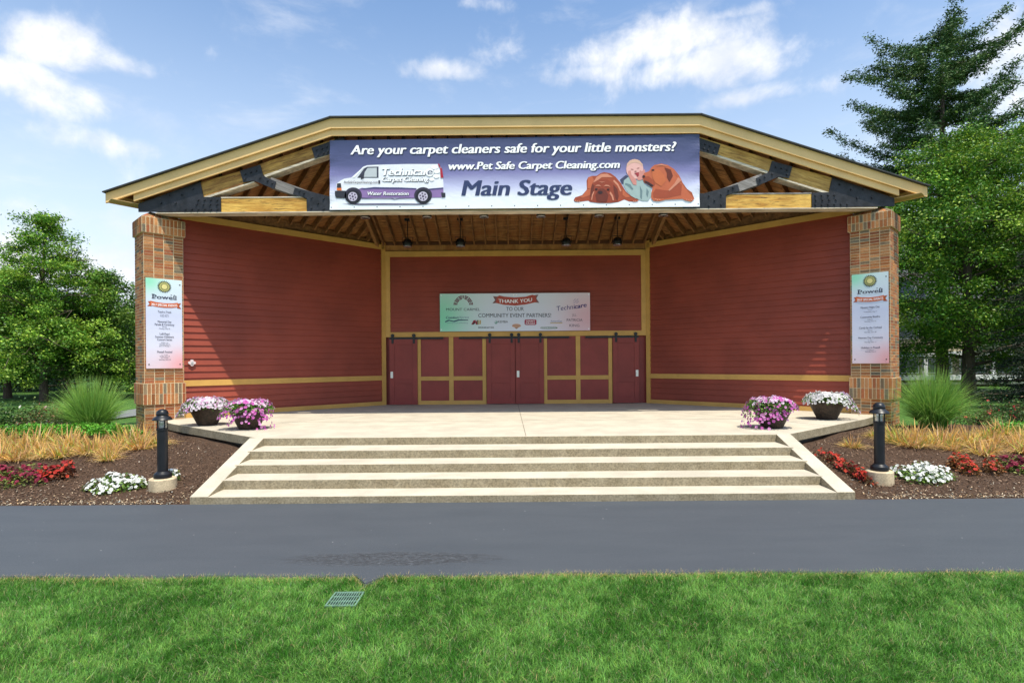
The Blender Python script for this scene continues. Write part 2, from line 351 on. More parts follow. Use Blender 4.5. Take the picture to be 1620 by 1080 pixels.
def leaf_arrays(P, ln, wd, cols, up=0.5, droop=0.0, fold=0.15):
    """one diamond leaf per point of P"""
    n = len(P); d = rng.normal(size=(n, 3)); d[:, 2] = d[:, 2]*0.6-droop; d = unit(d)
    nrm = rng.normal(size=(n, 3)); nrm[:, 2] = np.abs(nrm[:, 2])+up; s = unit(np.cross(d, nrm)); t = unit(np.cross(s, d))
    l = ln*rng.uniform(0.65, 1.3, (n, 1)); w = wd*rng.uniform(0.7, 1.2, (n, 1))
    A = P; B = P+d*l*0.45+s*w*0.5+t*l*fold; Cc = P+d*l; D = P+d*l*0.45-s*w*0.5+t*l*fold
    V = np.stack([A, B, Cc, D], 1).reshape(-1, 3); F = np.arange(4*n).reshape(n, 4); C = np.repeat(cols, 4, axis=0)
    return V, F, C
def palette(n, base, spread=0.25, alt=None, palt=0.0):
    base = np.array(base); k = rng.normal(1, spread, (n, 1)).clip(0.45, 1.7); c = base[None]*k
    hue = rng.normal(0, 0.10, (n, 1)); c = c*np.concatenate([1+hue*1.3, 1+hue*0.2, 1-hue], 1)
    if alt is not None:
        m = rng.random(n) < palt; c[m] = np.array(alt)[None]*rng.normal(1, 0.2, (m.sum(), 1)).clip(0.5, 1.5)
    return c.clip(0.002, 1)
def blades(B, h, lean, wd, seg, cols, tipcol=None, curl=1.6):
    """curved tapering blades; B base points (n,3), h heights (n,), lean (n,2) sideways reach"""
    n = len(B); T = np.linspace(0, 1, seg+1); az = rng.uniform(0, 2*np.pi, n); side = np.stack([np.cos(az), np.sin(az), np.zeros(n)], 1)
    V = np.zeros((n, 2*(seg+1), 3)); C = np.zeros((n, 2*(seg+1), 3))
    for i, t in enumerate(T):
        c = B.copy(); c[:, :2] += lean*(t**curl)[..., None] if np.ndim(t) else lean*(t**curl)
        r = np.hypot(lean[:, 0], lean[:, 1])/np.maximum(h, 1e-6)
        c[:, 2] += h*(t-np.minimum(0.45*r*r, 0.75)*t**2.6)
        w = wd*(1-0.93*t**1.5)
        V[:, 2*i] = c-side*w[:, None]/2; V[:, 2*i+1] = c+side*w[:, None]/2
        cc = cols if tipcol is None else cols*(1-t**2)+tipcol*(t**2)
        C[:, 2*i] = cc; C[:, 2*i+1] = cc
    f = np.array([[2*i, 2*i+1, 2*i+3, 2*i+2] for i in range(seg)])
    F = (np.arange(n)[:, None, None]*2*(seg+1)+f[None]).reshape(-1, 4)
    return V.reshape(-1, 3), F, C.reshape(-1, 3)
def blossoms(P, Nn, r, cols, centre, lob=5):
    """small five-lobed funnel flowers at P facing Nn"""
    n = len(P); k = lob*2; ref = np.tile(np.array([[0.3, 0.1, 1.0]]), (n, 1)); a = unit(np.cross(Nn, ref+rng.normal(0, .3, (n, 3)))); b = np.cross(Nn, a)
    V = np.zeros((n, 2*k+1, 3)); C = np.zeros((n, 2*k+1, 3)); rr = r*rng.uniform(0.75, 1.2, n)
    V[:, 0] = P-Nn*rr[:, None]*0.35; C[:, 0] = centre
    for j in range(k):
        an = 2*np.pi*j/k; q = 1.0 if j % 2 == 0 else 0.78
        e = a*math.cos(an)+b*math.sin(an)
        V[:, 1+j] = P+e*(rr*0.38)[:, None]; C[:, 1+j] = cols*0.9
        V[:, 1+k+j] = P+e*(rr*q)[:, None]+Nn*(rr*0.10)[:, None]; C[:, 1+k+j] = cols
    tri = [[0, 1+j, 1+(j+1) % k, 0] for j in range(k)]
    f = []
    for j in range(k): f.append([1+j, 1+k+j, 1+k+(j+1) % k, 1+(j+1) % k])
    F4 = (np.arange(n)[:, None, None]*(2*k+1)+np.array(f)[None]).reshape(-1, 4)
    # centre triangles as thin quads via repeated mid vertex are avoided: use two neighbours
    g = [[0, 1+j, 1+(j+1) % k, 1+(j+2) % k] for j in range(0, k, 2)]
    G4 = (np.arange(n)[:, None, None]*(2*k+1)+np.array(g)[None]).reshape(-1, 4)
    return V.reshape(-1, 3), np.concatenate([F4, G4]), C.reshape(-1, 3)
def merge(*arrs):
    V = []; F = []; C = []; o = 0
    for (v, f, c) in arrs: V.append(v); F.append(f+o); C.append(c); o += len(v)
    return np.concatenate(V), np.concatenate(F), np.concatenate(C)

# ------------------------------------------------------------------ flat printed artwork on signs
class Sheet:
    """local drawing units (x right, y down) on a flat sign standing in the scene"""
    def __init__(s, fn, n): s.fn = fn; s.n = Vector(n).normalized()
    def p(s, x, y, lay): return s.fn(x, y)+s.n*(0.003*lay)
    def poly(s, mb, pts, lay): mb.add([s.p(x, y, lay) for x, y in pts], [tuple(range(len(pts)))]); return mb
    def ell(s, mb, cx, cy, rx, ry, lay, n=28, rot=0):
        c, q = math.cos(rot), math.sin(rot)
        return s.poly(mb, [(cx+rx*math.cos(t)*c-ry*math.sin(t)*q, cy+rx*math.cos(t)*q+ry*math.sin(t)*c) for t in [2*math.pi*i/n for i in range(n)]], lay)
    def text(s, mb, body, x0, x1, y, cap, lay, y2=None, shear=0.0, bold=0.0, arc=0.0, squeeze=None):
        if bold > 0:
            st = bold*cap*0.9; k = 3
            for q in range(k):
                o_ = st*(q-(k-1)/2)
                s.text(mb, body, x0+st+o_, (x1-st+o_) if x1 is not None else None, y, cap, lay+.06*q, y2, shear, 0.0, arc, squeeze)
            return mb
        V, F, x_lo, x_hi, caph = glyphs(body, bold)
        y2 = y if y2 is None else y2; sc = cap/caph
        if x1 is None: k = sc*(squeeze or 1)
        else: k = (x1-x0)/(x_hi-x_lo)
        vs = []
        for (a, b) in V:
            lx = (a-x_lo)*k; u = lx/max(1e-6, (x_hi-x_lo)*k); X = x0+lx+b*sc*shear; Y = y+(y2-y)*u-b*sc+arc*(4*(u-.5)**2-1)*-1
            vs.append(s.p(X, Y, lay))
        mb.add(vs, F); return mb
_g = {}
def glyphs(body, bold):
    key = (body, bold)
    if key in _g: return _g[key]
    def mk(t):
        cu = bpy.data.curves.new('t', 'FONT'); cu.body = t; cu.size = 1; cu.resolution_u = 3; cu.offset = bold; cu.fill_mode = 'FRONT'
        o = bpy.data.objects.new('t', cu); COL.objects.link(o); dg = bpy.context.evaluated_depsgraph_get(); dg.update()
        me = bpy.data.meshes.new_from_object(o.evaluated_get(dg)); V = [(v.co.x, v.co.y) for v in me.vertices]; F = [tuple(p.vertices) for p in me.polygons]
        bpy.data.objects.remove(o); bpy.data.curves.remove(cu); bpy.data.meshes.remove(me); return V, F
    V, F = mk(body); H = 0.73
    xs = [v[0] for v in V]; _g[key] = (V, F, min(xs), max(xs), H); return _g[key]

# ------------------------------------------------------------------ ground
def gz(x, y):
    """ground height: path level in front, beds rising to the level of the lawn behind"""
    x = np.asarray(x, float); y = np.asarray(y, float)
    z = np.interp(y, [9.0, 9.8, 11.5, 13.2, 17, 40, 90], [0.0, 0.10, 0.40, 0.50, 0.50, 0.62, 0.9])
    return z
def sheet(name, xs, ys, m, dz=0.0, wig=0.0, kind='structure'):
    X, Y = np.meshgrid(xs, ys); Z = gz(X, Y)+dz
    if wig: Z = Z+wig*(np.sin(X*3.1+Y*1.7)+np.sin(X*1.3-Y*4.3)+np.sin(X*7.7+Y*6.1)*0.5)*np.clip((Y-9.05)*3, 0, 1)
    V = np.stack([X, Y, Z], -1).reshape(-1, 3); nx, ny = len(xs), len(ys)
    i = np.arange((ny-1)*(nx-1)); r = i//(nx-1); c = i % (nx-1); a = r*nx+c
    o = npmesh(name, V, np.stack([a, a+1, a+nx+1, a+nx], 1), None, m)
    return tag(o, kind=kind)
gx = np.concatenate([[-900, -300, -100], np.linspace(-40, 40, 41), [100, 300, 900]])
gy = np.concatenate([[-300, -60, -10, 0, 4, 6, 8, 9.0], np.arange(9.4, 18, 0.4), np.arange(18, 40, 2), [50, 90, 200, 600, 1500]])
ground = sheet('ground', gx, gy, M['lawn'], -0.045)
for side, (xa, xb) in enumerate(((-22, -5.2), (5.3, 22))):
    b = sheet('planting_bed_soil', np.arange(xa, xb+.01, 0.1), np.concatenate([np.arange(9.0, 14.9, 0.1)]), M['mulch'], 0.012, 0.008)
mb = MB()
xs = np.arange(-30, 30.01, 0.25)
far = lambda x: 9.02+0.012*math.sin(x*1.3)+0.008*math.sin(x*4.1)
near = lambda x: 5.95+0.02*math.sin(x*0.9)+0.012*math.sin(x*3.3) - (0.23*max(0, 1-abs((x+1.64)/0.16)) if abs(x+1.64) < .16 else 0)
xs = sorted(set(list(xs)+[-1.80, -1.74, -1.68, -1.64, -1.60, -1.54, -1.48]))
rows = [mb_ for mb_ in xs]
V = [(x, near(x), 0.012) for x in xs]+[(x, far(x), 0.012) for x in xs]+[(x, near(x)-0.02, -0.03) for x in xs]
n = len(xs)
mb.add(V, [(i, i+1, n+i+1, n+i) for i in range(n-1)]+[(2*n+i, 2*n+i+1, i+1, i) for i in range(n-1)])
tag(mb.build('asphalt_path', M['asphalt']), kind='structure')
mb = MB(); pp = [(-14.5, 14.9), (-14.0, 16.4), (-13.8, 20), (-14.2, 27), (-16, 40)]
mb.add([(x-.9, y, float(gz(x, y))+.006) for x, y in pp]+[(x+.9, y, float(gz(x, y))+.006) for x, y in pp], [(i, i+5, i+6, i+1) for i in range(4)])
mb.add([(-30, 15.6, .502), (-14.5, 15.6, .502), (-14.5, 16.9, .502), (-30, 16.9, .502)], [(0, 1, 2, 3)])
tag(mb.build('garden_path', M['path']), kind='structure')

# ------------------------------------------------------------------ concrete steps
DY = [9.00, 9.55, 10.13, 10.74, 11.45]; DZ = [0.126, 0.278, 0.430, 0.582, 0.734]
steps = thing('concrete_steps', (0.0, 9.0, 0), 'wide weathered concrete steps of five risers climbing from the asphalt to the stage', 'steps')
halfw = lambda y: 4.975+(y-9.0)*0.075
for i in range(4):
    mb = MB(); y0, y1 = DY[i], DY[i+1]+0.0; z1 = DZ[i]; z0 = -0.05 if i == 0 else DZ[i-1]-0.02
    h = halfw(y1)-0.002
    if i == 3: y1 = 11.448
    xsn = np.linspace(-h, h, 15)
    mb.box(-h, h, y0, y1, z0, z1)
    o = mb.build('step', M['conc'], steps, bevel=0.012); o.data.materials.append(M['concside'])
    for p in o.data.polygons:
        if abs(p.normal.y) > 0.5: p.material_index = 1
for s in (-1, 1):
    mb = MB()
    # sloping cheek curb, plan flares outwards with height
    def cp(y, z, k): return (s*(halfw(y)+k), y, z)
    o0, w = 0.0, 0.29
    prof = [(8.995, -0.05), (8.995, 0.132), (11.47, 0.742), (11.47, -0.05)]
    A = [cp(y, z, o0) for y, z in prof]; B = [cp(y, z, o0+w) for y, z in prof]
    mb.add(A+B, [(0, 1, 2, 3), (7, 6, 5, 4), (1, 0, 4, 5), (2, 1, 5, 6), (3, 2, 6, 7), (0, 3, 7, 4)])
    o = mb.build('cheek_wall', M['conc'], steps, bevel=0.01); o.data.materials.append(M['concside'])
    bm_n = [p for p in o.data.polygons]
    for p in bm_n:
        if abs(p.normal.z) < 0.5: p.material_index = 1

# ------------------------------------------------------------------ the bandstand
ST = thing('bandstand', (0, 18, 0.734), 'open-fronted dark red bandstand with tan trim, brick pillars and a timber truss roof', 'bandstand')
# stage floor: polygonal slab, joints sawn between panels
Z0 = 0.734
outl = [(-5.25, 11.45), (5.38, 11.45), (8.75, 14.35), (9.75, 15.35), (9.55, 16.1), (4.9, 20.75), (-4.9, 20.75), (-9.55, 16.1), (-9.75, 15.35), (-8.60, 14.27)]
mb = MB(); mb.prism([(x, y, Z0-0.185) for x, y in outl], (0, 0, 0.185))
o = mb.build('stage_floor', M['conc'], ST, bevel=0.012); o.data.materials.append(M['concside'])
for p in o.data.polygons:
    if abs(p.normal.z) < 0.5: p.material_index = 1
floor = o
M['jointm'] = mat('slab joint', (0.16, 0.13, 0.09), 0.9, 0.2, 5)
for a, b in (((0.12, 11.47), (0.05, 20.4)), ((-5.2, 14.3), (-2.0, 11.5)), ((5.3, 14.3), (2.4, 11.5)), ((-8.4, 14.3), (-4.8, 20.2)), ((8.5, 14.4), (4.8, 20.2))):
    pass
mb = MB()
for a, b in (((0.12, 11.47), (0.05, 20.4)), ((-6.95, 12.9), (-2.0, 20.4)), ((7.1, 12.95), (2.2, 20.4)), ((-8.3, 14.6), (8.5, 14.6))):
    mb.beam((a[0], a[1], Z0+0.002), (b[0], b[1], Z0+0.002), 0.012, 0.002)
mb.build('joint_line', M['jointm'], floor)
# dark recessed foundation under the slab edge
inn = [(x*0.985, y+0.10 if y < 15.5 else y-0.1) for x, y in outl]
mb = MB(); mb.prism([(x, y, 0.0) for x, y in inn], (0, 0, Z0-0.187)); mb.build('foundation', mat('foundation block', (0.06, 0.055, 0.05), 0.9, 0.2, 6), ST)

def lap_profile(z0, z1, expo=0.187):
    """(z, outward) pairs of clapboards"""
    n = max(1, round((z1-z0)/expo)); e = (z1-z0)/n; pr = []
    for i in range(n): pr += [(z0+i*e, 0.032), (z0+(i+1)*e, 0.002)]
    return pr
def lap_wall(a, b, z0, z1, nrm, back=0.10, expo=0.187, top=0.0):
    a, b, nv = Vector((a[0], a[1], 0)), Vector((b[0], b[1], 0)), Vector((nrm[0], nrm[1], 0)).normalized(); mb = MB()
    pr = lap_profile(z0, z1, expo); n = len(pr)
    for e in (a, b): pass
    V = [a+nv*o+Vector((0, 0, z)) for z, o in pr]+[b+nv*o+Vector((0, 0, z)) for z, o in pr]
    mb.add(V, [(i, n+i, n+i+1, i+1) for i in range(n-1)])
    mb.obox(a-nv*back+Vector((0, 0, z0)), b-a, nv*(back-0.001), (0, 0, z1-z0+top))
    return mb
SQ = math.sqrt(.5)
for s in (-1, 1):
    A = Vector((s*9.40, 15.91, 0)); B = Vector((s*4.745, 20.45, 0)); d = (B-A).normalized(); nv = Vector((-s*SQ, -SQ, 0))
    nv = Vector((d.y, -d.x, 0)) if s < 0 else Vector((-d.y, d.x, 0))
    wl = lap_wall(A, B, Z0+0.002, 6.30, nv, top=.19).build('side_wall', M['red'], ST)
    def trim(z0, z1, t=0.045, lenA=0.0, lenB=0.0):
        mb = MB(); mb.obox(A+d*lenA+nv*0.0+Vector((0, 0, z0)), (B-A)-d*(lenA+lenB), nv*t, (0, 0, z1-z0)); return mb
    trim(Z0+0.003, Z0+0.135, lenB=.11).build('base_trim', M['tan'], wl)
    trim(1.625, 1.790, lenB=.11).build('belt_trim', M['tan'], wl)
    trim(6.302, 6.475, 0.06, lenA=-.32).build('top_trim', M['tan'], wl)
    mb = MB(); mb.obox(B-d*.11-nv*.15+Vector((0, 0, Z0+.003)), d*.155, nv*.21, (0, 0, 5.82)); mb.build('corner_post', M['tan'], wl)
    # small utility details on the wall
# back wall
YB = 20.50
bw = lap_wall((-4.80, YB), (4.80, YB), 3.33, 6.06, (0, -1), 0.12).build('back_wall', M['red'], ST)
mb = MB(); mb.box(-4.95, 4.95, YB+.0, YB+.1, 6.475, 6.60); mb.build('frieze_board', mat('frieze', (0.10, 0.04, 0.016), 0.7, 0.2, 3), bw)
mb = MB(); mb.box(-4.69, 4.69, YB-.05, YB+.1, 6.055, 6.245); mb.build('top_trim', M['tan'], bw)
mb = MB(); mb.box(-4.69, 4.69, YB+.0, YB+.1, 6.247, 6.473); mb.build('blocking', M['deck'], bw)
for s in (-1, 1):
    mb = MB(); xa, xb = sorted((s*4.69, s*4.515)); mb.box(xa, xb, YB-.05, YB, 3.345, 6.053); mb.build('side_trim', M['tan'], bw)
mb = MB(); mb.box(-4.69, 4.69, YB-.06, YB+.1, 3.166, 3.343); mb.build('header_trim', M['tan'], bw)
# infill frames with red panels either side of the middle doors
def bx(px): return (px-810)*(YB-.0)/900+CAMX+0.0
ZD0 = Z0+0.004
for (xa, xm0, xm1, xb) in ((661.2, 710.9, 717.9, 769.7), (860.5, 911.2, 918.2, 968.6)):
    xa, xm0, xm1, xb = [bx(v)-0.008 for v in (xa, xm0, xm1, xb)]
    mb = MB(); mb.box(xa+.06, xb-.06, YB-.012, YB+.1, ZD0, 3.163); pn = mb.build('infill_panel', M['doorred'], ST)
    f = MB(); t0, t1 = YB-.045, YB-.014
    f.box(xa, xa+.12, t0, t1, ZD0, 3.163); f.box(xb-.135, xb, t0, t1, ZD0, 3.163); f.box(xm0, xm1, t0, t1, ZD0, 3.163)
    for u, v in ((xa+.121, xm0-.001), (xm1+.001, xb-.136)):
        f.box(u, v, t0, t1, 1.60, 1.745); f.box(u, v, t0, t1, ZD0, 0.875)
    f.build('frame', M['tan'], pn)
mb = MB(); mb.box(-4.86, 4.86, YB+.102, YB+.14, Z0+.002, 3.3); mb.build('door_backing', M['doorred'], ST)
# doors
def door(xa, xb, hx, label=None):
    mb = MB(); yd = YB-.075; mb.box(xa, xb, yd, yd+.045, ZD0+.01, 3.10)
    dr = mb.build('sliding_door', M['doorred'], ST, bevel=.004)
    st = .17; w = MB()
    for u0, u1, v0, v1 in ((xa+.003, xa+st, ZD0+.01, 3.10), (xb-st, xb-.003, ZD0+.01, 3.10)): w.box(u0, u1, yd-.022, yd-.001, v0+.002, v1)
    for v0, v1 in ((ZD0+.012, ZD0+.21), (1.50, 1.67), (2.90, 3.10)): w.box(xa+st+.001, xb-st-.001, yd-.022, yd-.001, v0, v1)
    w.build('door_rail', M['doorred'], dr, bevel=.003)
    if hx is not None:
        mb = MB(); mb.box(hx-.045, hx+.045, yd-.034, yd-.024, 1.70, 1.93); mb.box(hx-.028, hx+.028, yd-.040, yd-.034, 1.73, 1.90)
        mb.build('handle', M['silver'], dr)
    for k in (0.12, (xb-xa)-.12):
        mb = MB(); hx2 = xa+k; mb.box(hx2-.035, hx2+.035, yd-.045, yd-.024, 2.93, 3.22)
        c = Vector((hx2, yd-.036, 3.22)); mb.prism([c+Vector((.062*math.cos(a), 0, .062*math.sin(a))) for a in [2*math.pi*i/16 for i in range(16)]], (0, .03, 0)); mb.build('hanger', M['black'], dr)
door(bx(617)+.0, bx(661)-.0, bx(620.7)); door(bx(769.9), bx(815.0), None); door(bx(815.6), bx(860.3), bx(819.5)); door(bx(968.8), bx(1012)-.04, bx(1009)-.05)
for xa, xb in ((617, 703.6), (727, 902), (926, 1011)):
    mb = MB(); mb.box(bx(xa), bx(xb)-.03, YB-.100, YB-.062, 3.085, 3.150); t = mb.build('door_track', M['black'], ST)

# brick pillars: every brick laid
MC = (0.72, 0.58, 0.36)
CB = [(0.38, 0.135, 0.042), (0.46, 0.185, 0.060), (0.31, 0.095, 0.038), (0.46, 0.21, 0.08), (0.24, 0.165, 0.095), (0.185, 0.150, 0.10), (0.33, 0.17, 0.075), (0.40, 0.15, 0.05), (0.36, 0.14, 0.055), (0.36, 0.12, 0.045), (0.42, 0.20, 0.085)]
def brick_face(mb, o, u, n, w, z0, z1, cols, course, vertical=False, proud=0.012):
    """stack-bonded bricks over one face; o = lower left corner of the face, u along it, n outward"""
    rows = max(1, round((z1-z0)/course)); ch = (z1-z0)/rows; cw = w/cols; g = 0.0090
    for r in range(rows):
        for c in range(cols):
            k = random.gauss(1, .12); base = random.choice(CB); col = tuple(min(1, b*k) for b in base)
            p = 0.004+random.uniform(0, .003)
            mb.obox(o+u*(c*cw+g)+Vector((0, 0, z0+r*ch+g*.8)), u*(cw-2*g), n*(-0.02), Vector((0, 0, ch-1.6*g)), col)
            # push the brick proud of the mortar
            for q in range(len(mb.v)-8, len(mb.v)): mb.v[q] = tuple(Vector(mb.v[q])+n*p)
def pillar(s):
    P1 = Vector((s*9.93, 15.13, 0)); f = Vector((-s*SQ, SQ, 0)); side = Vector((s*SQ, SQ, 0)); w = 0.945
    nf = Vector((-s*SQ, -SQ, 0)); ns = Vector((s*SQ, -SQ, 0))
    root = MB()
    def ring(mbm, mbb, z0, z1, grow, cols, course):
        a = P1+nf*grow+ns*grow; W_ = w+2*grow
        mbm.obox(a+Vector((0, 0, z0)), f*W_, side*W_, (0, 0, z1-z0), MC)
        for o, u, n in ((a, f, nf), (a+f*W_, side, -ns), (a+f*W_+side*W_, -f, -nf), (a+side*W_, -side, ns)):
            brick_face(mbb, o, u, n, W_, z0, z1, cols, course)
    m1 = b1 = MB(); ring(m1, b1, 0.35, 1.16, 0.0, 4, .0775); ring(m1, b1, 1.735, 5.76, 0.0, 4, .0775)
    shaft = m1.build('brick_pillar', M['brick'], ST)
    m2 = b2 = MB(); ring(m2, b2, 1.162, 1.732, 0.035, 11, .2850); q = m2.build('band_course', M['brick'], shaft)
    m3 = b3 = MB(); ring(m3, b3, 5.762, 6.18, 0.045, 11, .209)
    # chamfered top: frustum of mortar with bricks on its slopes
    g = .045; a = P1+nf*g+ns*g; W_ = w+2*g; t = .26; zt = 6.37
    lo = [a, a+f*W_, a+f*W_+side*W_, a+side*W_]; inn2 = [a+f*t+side*t, a+f*(W_-t)+side*t, a+f*(W_-t)+side*(W_-t), a+f*t+side*(W_-t)]
    lo = [p+Vector((0, 0, 6.18)) for p in lo]; hi = [p+Vector((0, 0, zt)) for p in inn2]
    m3.add(lo+hi, [(4, 5, 6, 7)]+[(i, (i+1) % 4, 4+(i+1) % 4, 4+i) for i in range(4)], MC)
    for i in range(4):
        A, B, C_, D = lo[i], lo[(i+1) % 4], hi[(i+1) % 4], hi[i]; nn = (B-A).cross(D-A).normalized()
        if nn.z < 0: nn = -nn
        for k in range(11):
            t0, t1 = (k+.07)/11, (k+.93)/11; base = random.choice(CB)
            P_ = [A.lerp(B, t0)*.97+D.lerp(C_, t0)*.03, A.lerp(B, t1)*.97+D.lerp(C_, t1)*.03, A.lerp(B, t1)*.04+D.lerp(C_, t1)*.96, A.lerp(B, t0)*.04+D.lerp(C_, t0)*.96]
            b3.add([p+nn*.007 for p in P_]+[p-nn*.01 for p in P_], [(0, 1, 2, 3), (0, 4, 5, 1), (1, 5, 6, 2), (2, 6, 7, 3), (3, 7, 4, 0)], base)
    q = m3.build('pillar_cap', M['brick'], shaft)
    return P1, f, nf, ns, side
PIL = {s: pillar(s) for s in (-1, 1)}

# ------------------------------------------------------------------ roof (half-octagon hipped back, open gable front)
def zroof(x, y): return 8.735-0.323*max(0, abs(x)-4.91)-0.385*(y-15.15)
def rp(x, y, dz=0): return Vector((x, y, zroof(x, y)+dz))
RE = 21.2
def roof_ring(): # corner points of the roof outline in plan
    return [(-10.90, 15.15), (-4.91, 15.15), (4.91, 15.15), (10.90, 15.15), (4.98, 20.93), (-4.98, 20.93)]
mb = MB(); pts = roof_ring()
def slab(mb, idx, dz0, dz1):
    P_ = [rp(x, y, dz0) for x, y in idx]; Q = [rp(x, y, dz1) for x, y in idx]; n = len(P_)
    mb.add(P_+Q, [tuple(range(n)), tuple(range(n, 2*n))[::-1]]+[(i, (i+1) % n, n+(i+1) % n, n+i) for i in range(n)])
back = [(-4.91, 15.15), (4.91, 15.15), (4.91, 20.95), (-4.91, 20.95)]
lf = [(-10.90, 15.15), (-4.912, 15.15), (-4.912, 20.93)]; rt = [(4.912, 15.15), (10.90, 15.15), (4.912, 20.93)]
for g in (back, lf, rt): slab(mb, g, 0.035, -0.005)
# drip edge along the front
mb.beam((-10.95, 15.09, 6.80+.020), (-4.91, 15.09, 8.765), .14, .030); mb.beam((-4.92, 15.09, 8.766), (4.92, 15.09, 8.766), .14, .030); mb.beam((4.91, 15.09, 8.765), (10.95, 15.09, 6.820), .14, .030)
roof = mb.build('roof', M['roofing'], ST)
mb = MB()
for g in (back, lf, rt): slab(mb, [(x*0.995, max(y, 15.21)) for x, y in g], -0.008, -0.05)
mb.build('plank_ceiling', M['deck'], roof)
# fascia: tall upper board and a lower board set back
def run(y0, t, up, lo, xe, xr=4.91):
    mb = MB()
    P_ = [(-xe, zroof(xe, 15.15)), (-xr, 8.735), (xr, 8.735), (xe, zroof(xe, 15.15))]
    for (xa, za), (xb, zb) in zip(P_, P_[1:]):
        A = [(xa, y0, za+up), (xb, y0, zb+up), (xb, y0, zb+lo), (xa, y0, za+lo)]; mb.prism(A[::-1], (0, t, 0))
    return mb
run(15.10, .05, -.004, -.268, 10.91).build('fascia_board', M['fascia'], roof, bevel=.004)
run(15.155, .05, -.262, -.442, 10.2).build('lower_fascia_board', M['fascia'], roof, bevel=.004)
mb = run(15.21, .055, -.06, -.36, 9.9); mb.build('front_rafter', M['rafter'], roof)
# side eaves: fascia along 45 degrees and a soffit
for s in (-1, 1):
    A = Vector((s*10.90, 15.15, 6.80)); B = Vector((s*4.98, 21.0, 6.47)); d = (B-A).normalized(); inw = Vector((-s*SQ, -SQ, 0))
    mb = MB(); mb.obox(A+Vector((0, 0, -.25)), B-A, inw*.04, (0, 0, .24)); mb.build('eave_board', M['fascia'], roof)
    mb = MB(); mb.obox(A+inw*.04+Vector((0, .02, -.235)), B-A, inw*.42, (0, 0, .012)); mb.build('soffit', M['soffit'], roof)
    # closing board between side wall top and ceiling
    WA = Vector((s*9.60, 15.71, 6.477)); WB = Vector((s*4.60, 20.60, 6.477)); mb = MB(); ta = zroof(WA.x, WA.y)-.06; tb = zroof(WB.x, WB.y)-.06; q0, q1 = WA-inw*.09, WB-inw*.09; mb.prism([q0, q1, Vector((q1.x, q1.y, max(tb, 6.48))), Vector((q0.x, q0.y, ta))], inw*.06); mb.build('blocking', M['rafter'], roof)
mb = MB(); mb.box(-4.98, 4.98, 20.93, 20.97, 6.20, 6.45); mb.build('eave_board', M['fascia'], roof)
# rafters
NR = 24
for i in range(NR):
    x = -4.91+9.72*(i+.5)/NR; mb = MB(); mb.beam(rp(x, 15.6, -.052), rp(x, 20.44, -.052), .045, .235); mb.build('rafter', M['rafter'], roof)
for s in (-1, 1):
    mb = MB(); mb.beam(rp(s*4.91, 15.6, -.054), rp(s*4.91, 20.44, -.054), .10, .33); mb.build('hip_rafter', M['hipw'], roof)
    C0 = Vector((s*4.80, 20.45, 0)); dw = Vector((s*SQ, -SQ, 0)); dn = Vector((-s*SQ, -SQ, 0)); Lw = 6.3; n = 16
    for i in range(n):
        W0 = C0+dw*((i+.6)*Lw/n)
        t1 = (abs(W0.x)-4.97)/SQ; t2 = (W0.y-15.62)/SQ; t = min(t1, t2)
        if t < .25: continue
        E = W0+dn*t; mb = MB(); mb.beam(rp(W0.x, W0.y, -.052), rp(E.x, E.y, -.052), .045, .235); mb.build('rafter', M['rafter'], roof)

# ------------------------------------------------------------------ truss
YT = 15.28
def tp(x, y): return at(x, y, YT)
def plate(mb, pts, y0, t):
    mb.prism([(x, y0, z) for x, z in pts][::-1], (0, t, 0))
def c1(cx, cy):
    p = tp(160+cx/3.375, 160+cy/3.375); return (p.x, p.z)
mir = lambda pts: [(-x, z) for x, z in pts]
truss = MB(); truss.box(-9.75, 9.75, YT+.32, YT+.36, 6.282, 6.301)
CH0, CH1 = c1(640, 515), c1(640, 590); zc1, zc0 = CH0[1], CH1[1]
zc0, zc1 = 6.315, 6.690
tr = MB(); tr.box(-9.70, 9.70, YT-.01, YT+.33, zc0-.028, zc0-.002); truss = tr.build('truss', M['palewood'], ST)
for (xa, xb, nm) in ((c1(636, 0)[0], c1(1104, 0)[0], 'l'), (-c1(1104, 0)[0], -c1(636, 0)[0], 'r'), (-4.9, 4.9, 'm')):
    mb = MB(); mb.box(xa, xb, YT+.02, YT+.30, zc0, zc1); o = mb.build('bottom_chord', M['timber'], truss, bevel=.006)
    mb = MB(); mb.box(xa, xb, YT+.012, YT+.31, zc1+.001, zc1+.035); mb.build('chord_cap', M['palewood'] if nm != 'r' else M['greytimber'], truss)
